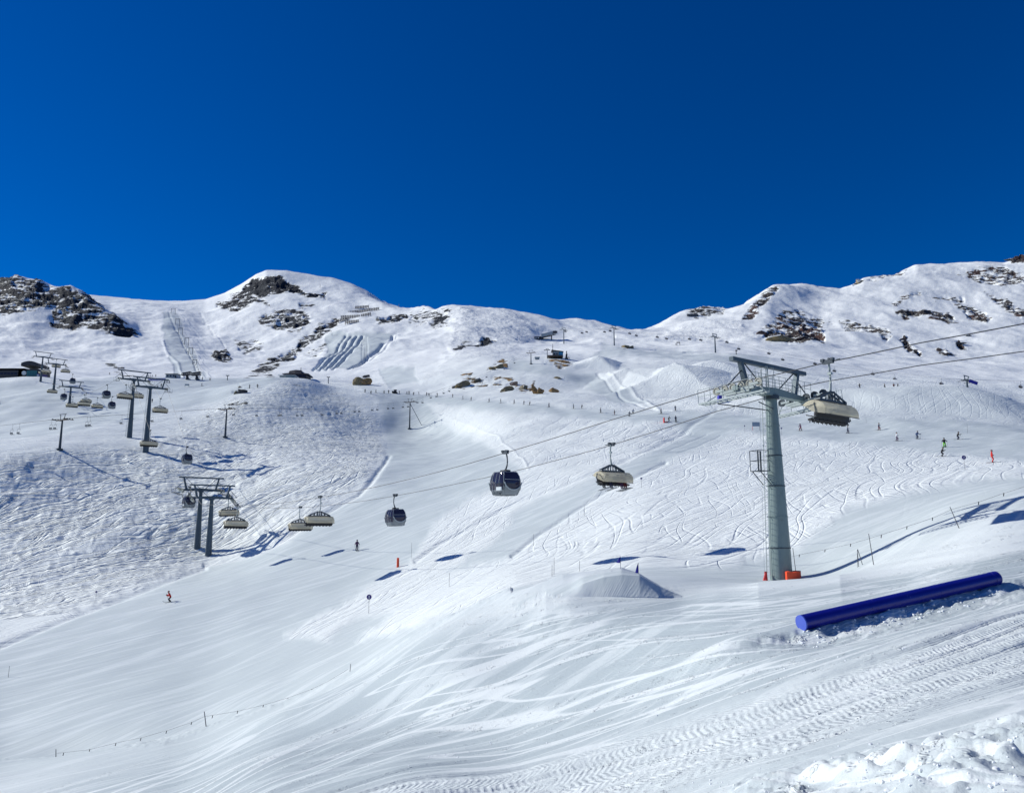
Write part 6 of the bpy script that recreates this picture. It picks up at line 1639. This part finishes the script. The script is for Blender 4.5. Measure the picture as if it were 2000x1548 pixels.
def boulder(px, pyb, w, h, label, mat, seed, ymin=250, flat=1.0, group='rocks showing through the snow'):
    b = hit(px, pyb, ymin); k = b.y / F; rr = random.Random(seed)
    bm = bmesh.new(); bmesh.ops.create_icosphere(bm, subdivisions=3, radius=1.0)
    planes = [(Vector((rr.gauss(0, 1), rr.gauss(0, 1), rr.gauss(0, 1))).normalized(), rr.uniform(.30, .72)) for _ in range(9)] + [(Vector((rr.uniform(-.5, .5), -1, rr.uniform(.0, .5))).normalized(), .45)]
    for v in bm.verts:
        for n, d in planes:
            e = v.co.dot(n)
            if e > d: v.co -= n * (e - d)
        v.co += Vector((rr.uniform(-1, 1), rr.uniform(-1, 1), rr.uniform(-1, 1))) * .03
        v.co = Vector((v.co.x * w * .74 * k, v.co.y * w * .5 * k, v.co.z * h * .68 * k))
    me = bpy.data.meshes.new('rock'); bm.to_mesh(me); bm.free(); me.materials.append(mat)
    o = bpy.data.objects.new('rock', me); COL.objects.link(o); o.location = b + Vector((0, w * .18 * k, h * .26 * k)); o.rotation_euler = (0, R(rr.uniform(-12, 12)), 0)
    return tag(o, label, 'rock', group)
boulder(703, 752, 22, 20, 'ochre rock left of the flat groomed patch, left lump of two', M_OLI, 1)
boulder(714, 752, 24, 17, 'ochre rock left of the flat groomed patch, right lump of two', M_OCH, 2)
boulder(716, 737, 12, 7, 'small dark rock on top of the ochre pair', M_GRK, 3, 300)
boulder(903, 755, 22, 16, 'olive brown rock at the left end of the rock band', M_OLI, 4)
boulder(888, 757, 14, 9, 'low dark rock left of the olive brown one', M_GRK, 5)
boulder(935, 745, 16, 10, 'brown rock between the two left outcrops', M_OLI, 6)
boulder(976, 719, 20, 13, 'brown rock highest on the hill below the small tower', M_OLI, 7, 330)
boulder(963, 722, 12, 9, 'small olive rock left of the highest brown one', M_OLI, 8, 330)
boulder(989, 764, 24, 15, 'squat olive rock in the middle of the rock band', M_OLI, 9)
boulder(1006, 752, 20, 9, 'long flat dark rock above the olive one', M_RRK, 10)
boulder(1022, 760, 22, 13, 'mottled yellow-brown rock left of the orange one', M_OLI, 11)
boulder(1044, 769, 18, 24, 'orange-ochre rock, left steep face, brightest of all', M_OCH, 12)
boulder(1055, 769, 18, 16, 'orange-ochre rock leaning against the brightest one', M_OCH, 13)
boulder(1081, 766, 17, 15, 'round ochre rock at the right end of the rock band', M_OCH, 14)
boulder(1092, 740, 16, 6, 'flat greenish rock alone above the rock band', M_OLI, 15)
boulder(1222, 679, 14, 8, 'flat brown rock on the ridge right of the saddle tower', M_OLI, 16, 480)
boulder(1233, 680, 12, 7, 'small dark rock next to the flat brown one on the ridge', M_OLI, 17, 480)
boulder(470, 768, 17, 14, 'rounded brown rock on the shoulder left of the mogul hill top', M_GRK, 18, 250)
boulder(462, 769, 10, 8, 'small rock leaning left of the rounded brown one', M_OLI, 28, 250)
boulder(1528, 667, 42, 22, 'big grey-green cliff block on the right mountain above the big tower', M_OLI, 19, 700)
boulder(1496, 657, 26, 16, 'reddish slab left of the big grey-green cliff block', M_RRK, 20, 700)
boulder(1560, 664, 20, 12, 'reddish block right of the big grey-green cliff block', M_RRK, 21, 700)
boulder(1556, 634, 26, 13, 'dark grey block above the cliff blocks', M_GRK, 22, 700)
boulder(1534, 640, 18, 12, 'dark block up left of the grey one', M_RRK, 29, 700)
boulder(1829, 624, 20, 11, 'blunt brown rock knob in the middle of the long curved outcrop', M_RRK, 23, 700)
boulder(1679, 553, 16, 11, 'brown rock under the cornice on the right skyline', M_OLI, 24, 1000)
boulder(1976, 508, 22, 9, 'dark rock left of the summit tower of rock', M_GRK, 25, 1000)
boulder(1991, 507, 18, 17, 'dark jagged rock top at the right picture edge', M_RRK, 26, 1000)
boulder(2003, 505, 18, 16, 'outermost dark rock at the right skyline', M_RRK, 27, 1000)
boulder(1762, 664, 12, 8, 'small brown rock at the head of the diagonal outcrop', M_RRK, 30, 600)
boulder(1875, 672, 22, 7, 'dark elongated rock right of the diagonal outcrop', M_GRK, 31, 600)
boulder(1893, 656, 18, 6, 'thin dark rock where the upper rope crosses the slope', M_GRK, 32, 600)

# loose lumps of snow thrown up beside the photographer
rr = random.Random(9); m = MB()
def lumpmesh(seed):
    r_ = random.Random(seed); bm = bmesh.new(); bmesh.ops.create_icosphere(bm, subdivisions=2, radius=1)
    for v in bm.verts: v.co *= 1 + .28 * math.sin(v.co.x * 3 + seed) * math.cos(v.co.y * 4 + seed * 2) + r_.uniform(-.06, .06)
    vs = [v.co.copy() for v in bm.verts]; fs = [tuple(v.index for v in f.verts) for f in bm.faces]; bm.free(); return vs, fs
LM = [lumpmesh(i) for i in range(5)]
for i in range(330):
    if i < 140:
        px = 1250 + 750 * rr.random() ** .7; py = 1548 - (px - 1250) / 750 * 150 * rr.random() ** 1.3 - rr.random() * 20; s = rr.uniform(.004, .013) * (1.8 if rr.random() < .08 else 1); y0 = 3.2
    elif i < 240:
        f = rr.random(); px = 1560 + 400 * f; py = 1250 - 105 * f + rr.uniform(-14, 22); s = rr.uniform(.02, .06); y0 = 15
    else:
        px = rr.uniform(700, 1900); py = np.interp(px, [700, 1900], [1560, 1230]) - rr.uniform(0, 120); s = rr.uniform(.012, .03); y0 = 10
    try: p = hit(px, min(py, 1560), y0, 60)
    except Exception: continue
    vs, fs = LM[i % 5]; a = rr.uniform(0, 6.3); q = Matrix.Rotation(a, 3, 'Z')
    m.add([q @ Vector((v.x * s, v.y * s * .9, v.z * s * .7)) + p + Vector((0, 0, s * .25)) for v in vs], fs)
o = m.build('snow_crumbs', M_SNOWC, None, True); tag(o, 'loose crumbs and lumps of snow scattered over the near run', 'snow crumbs', kind='stuff')
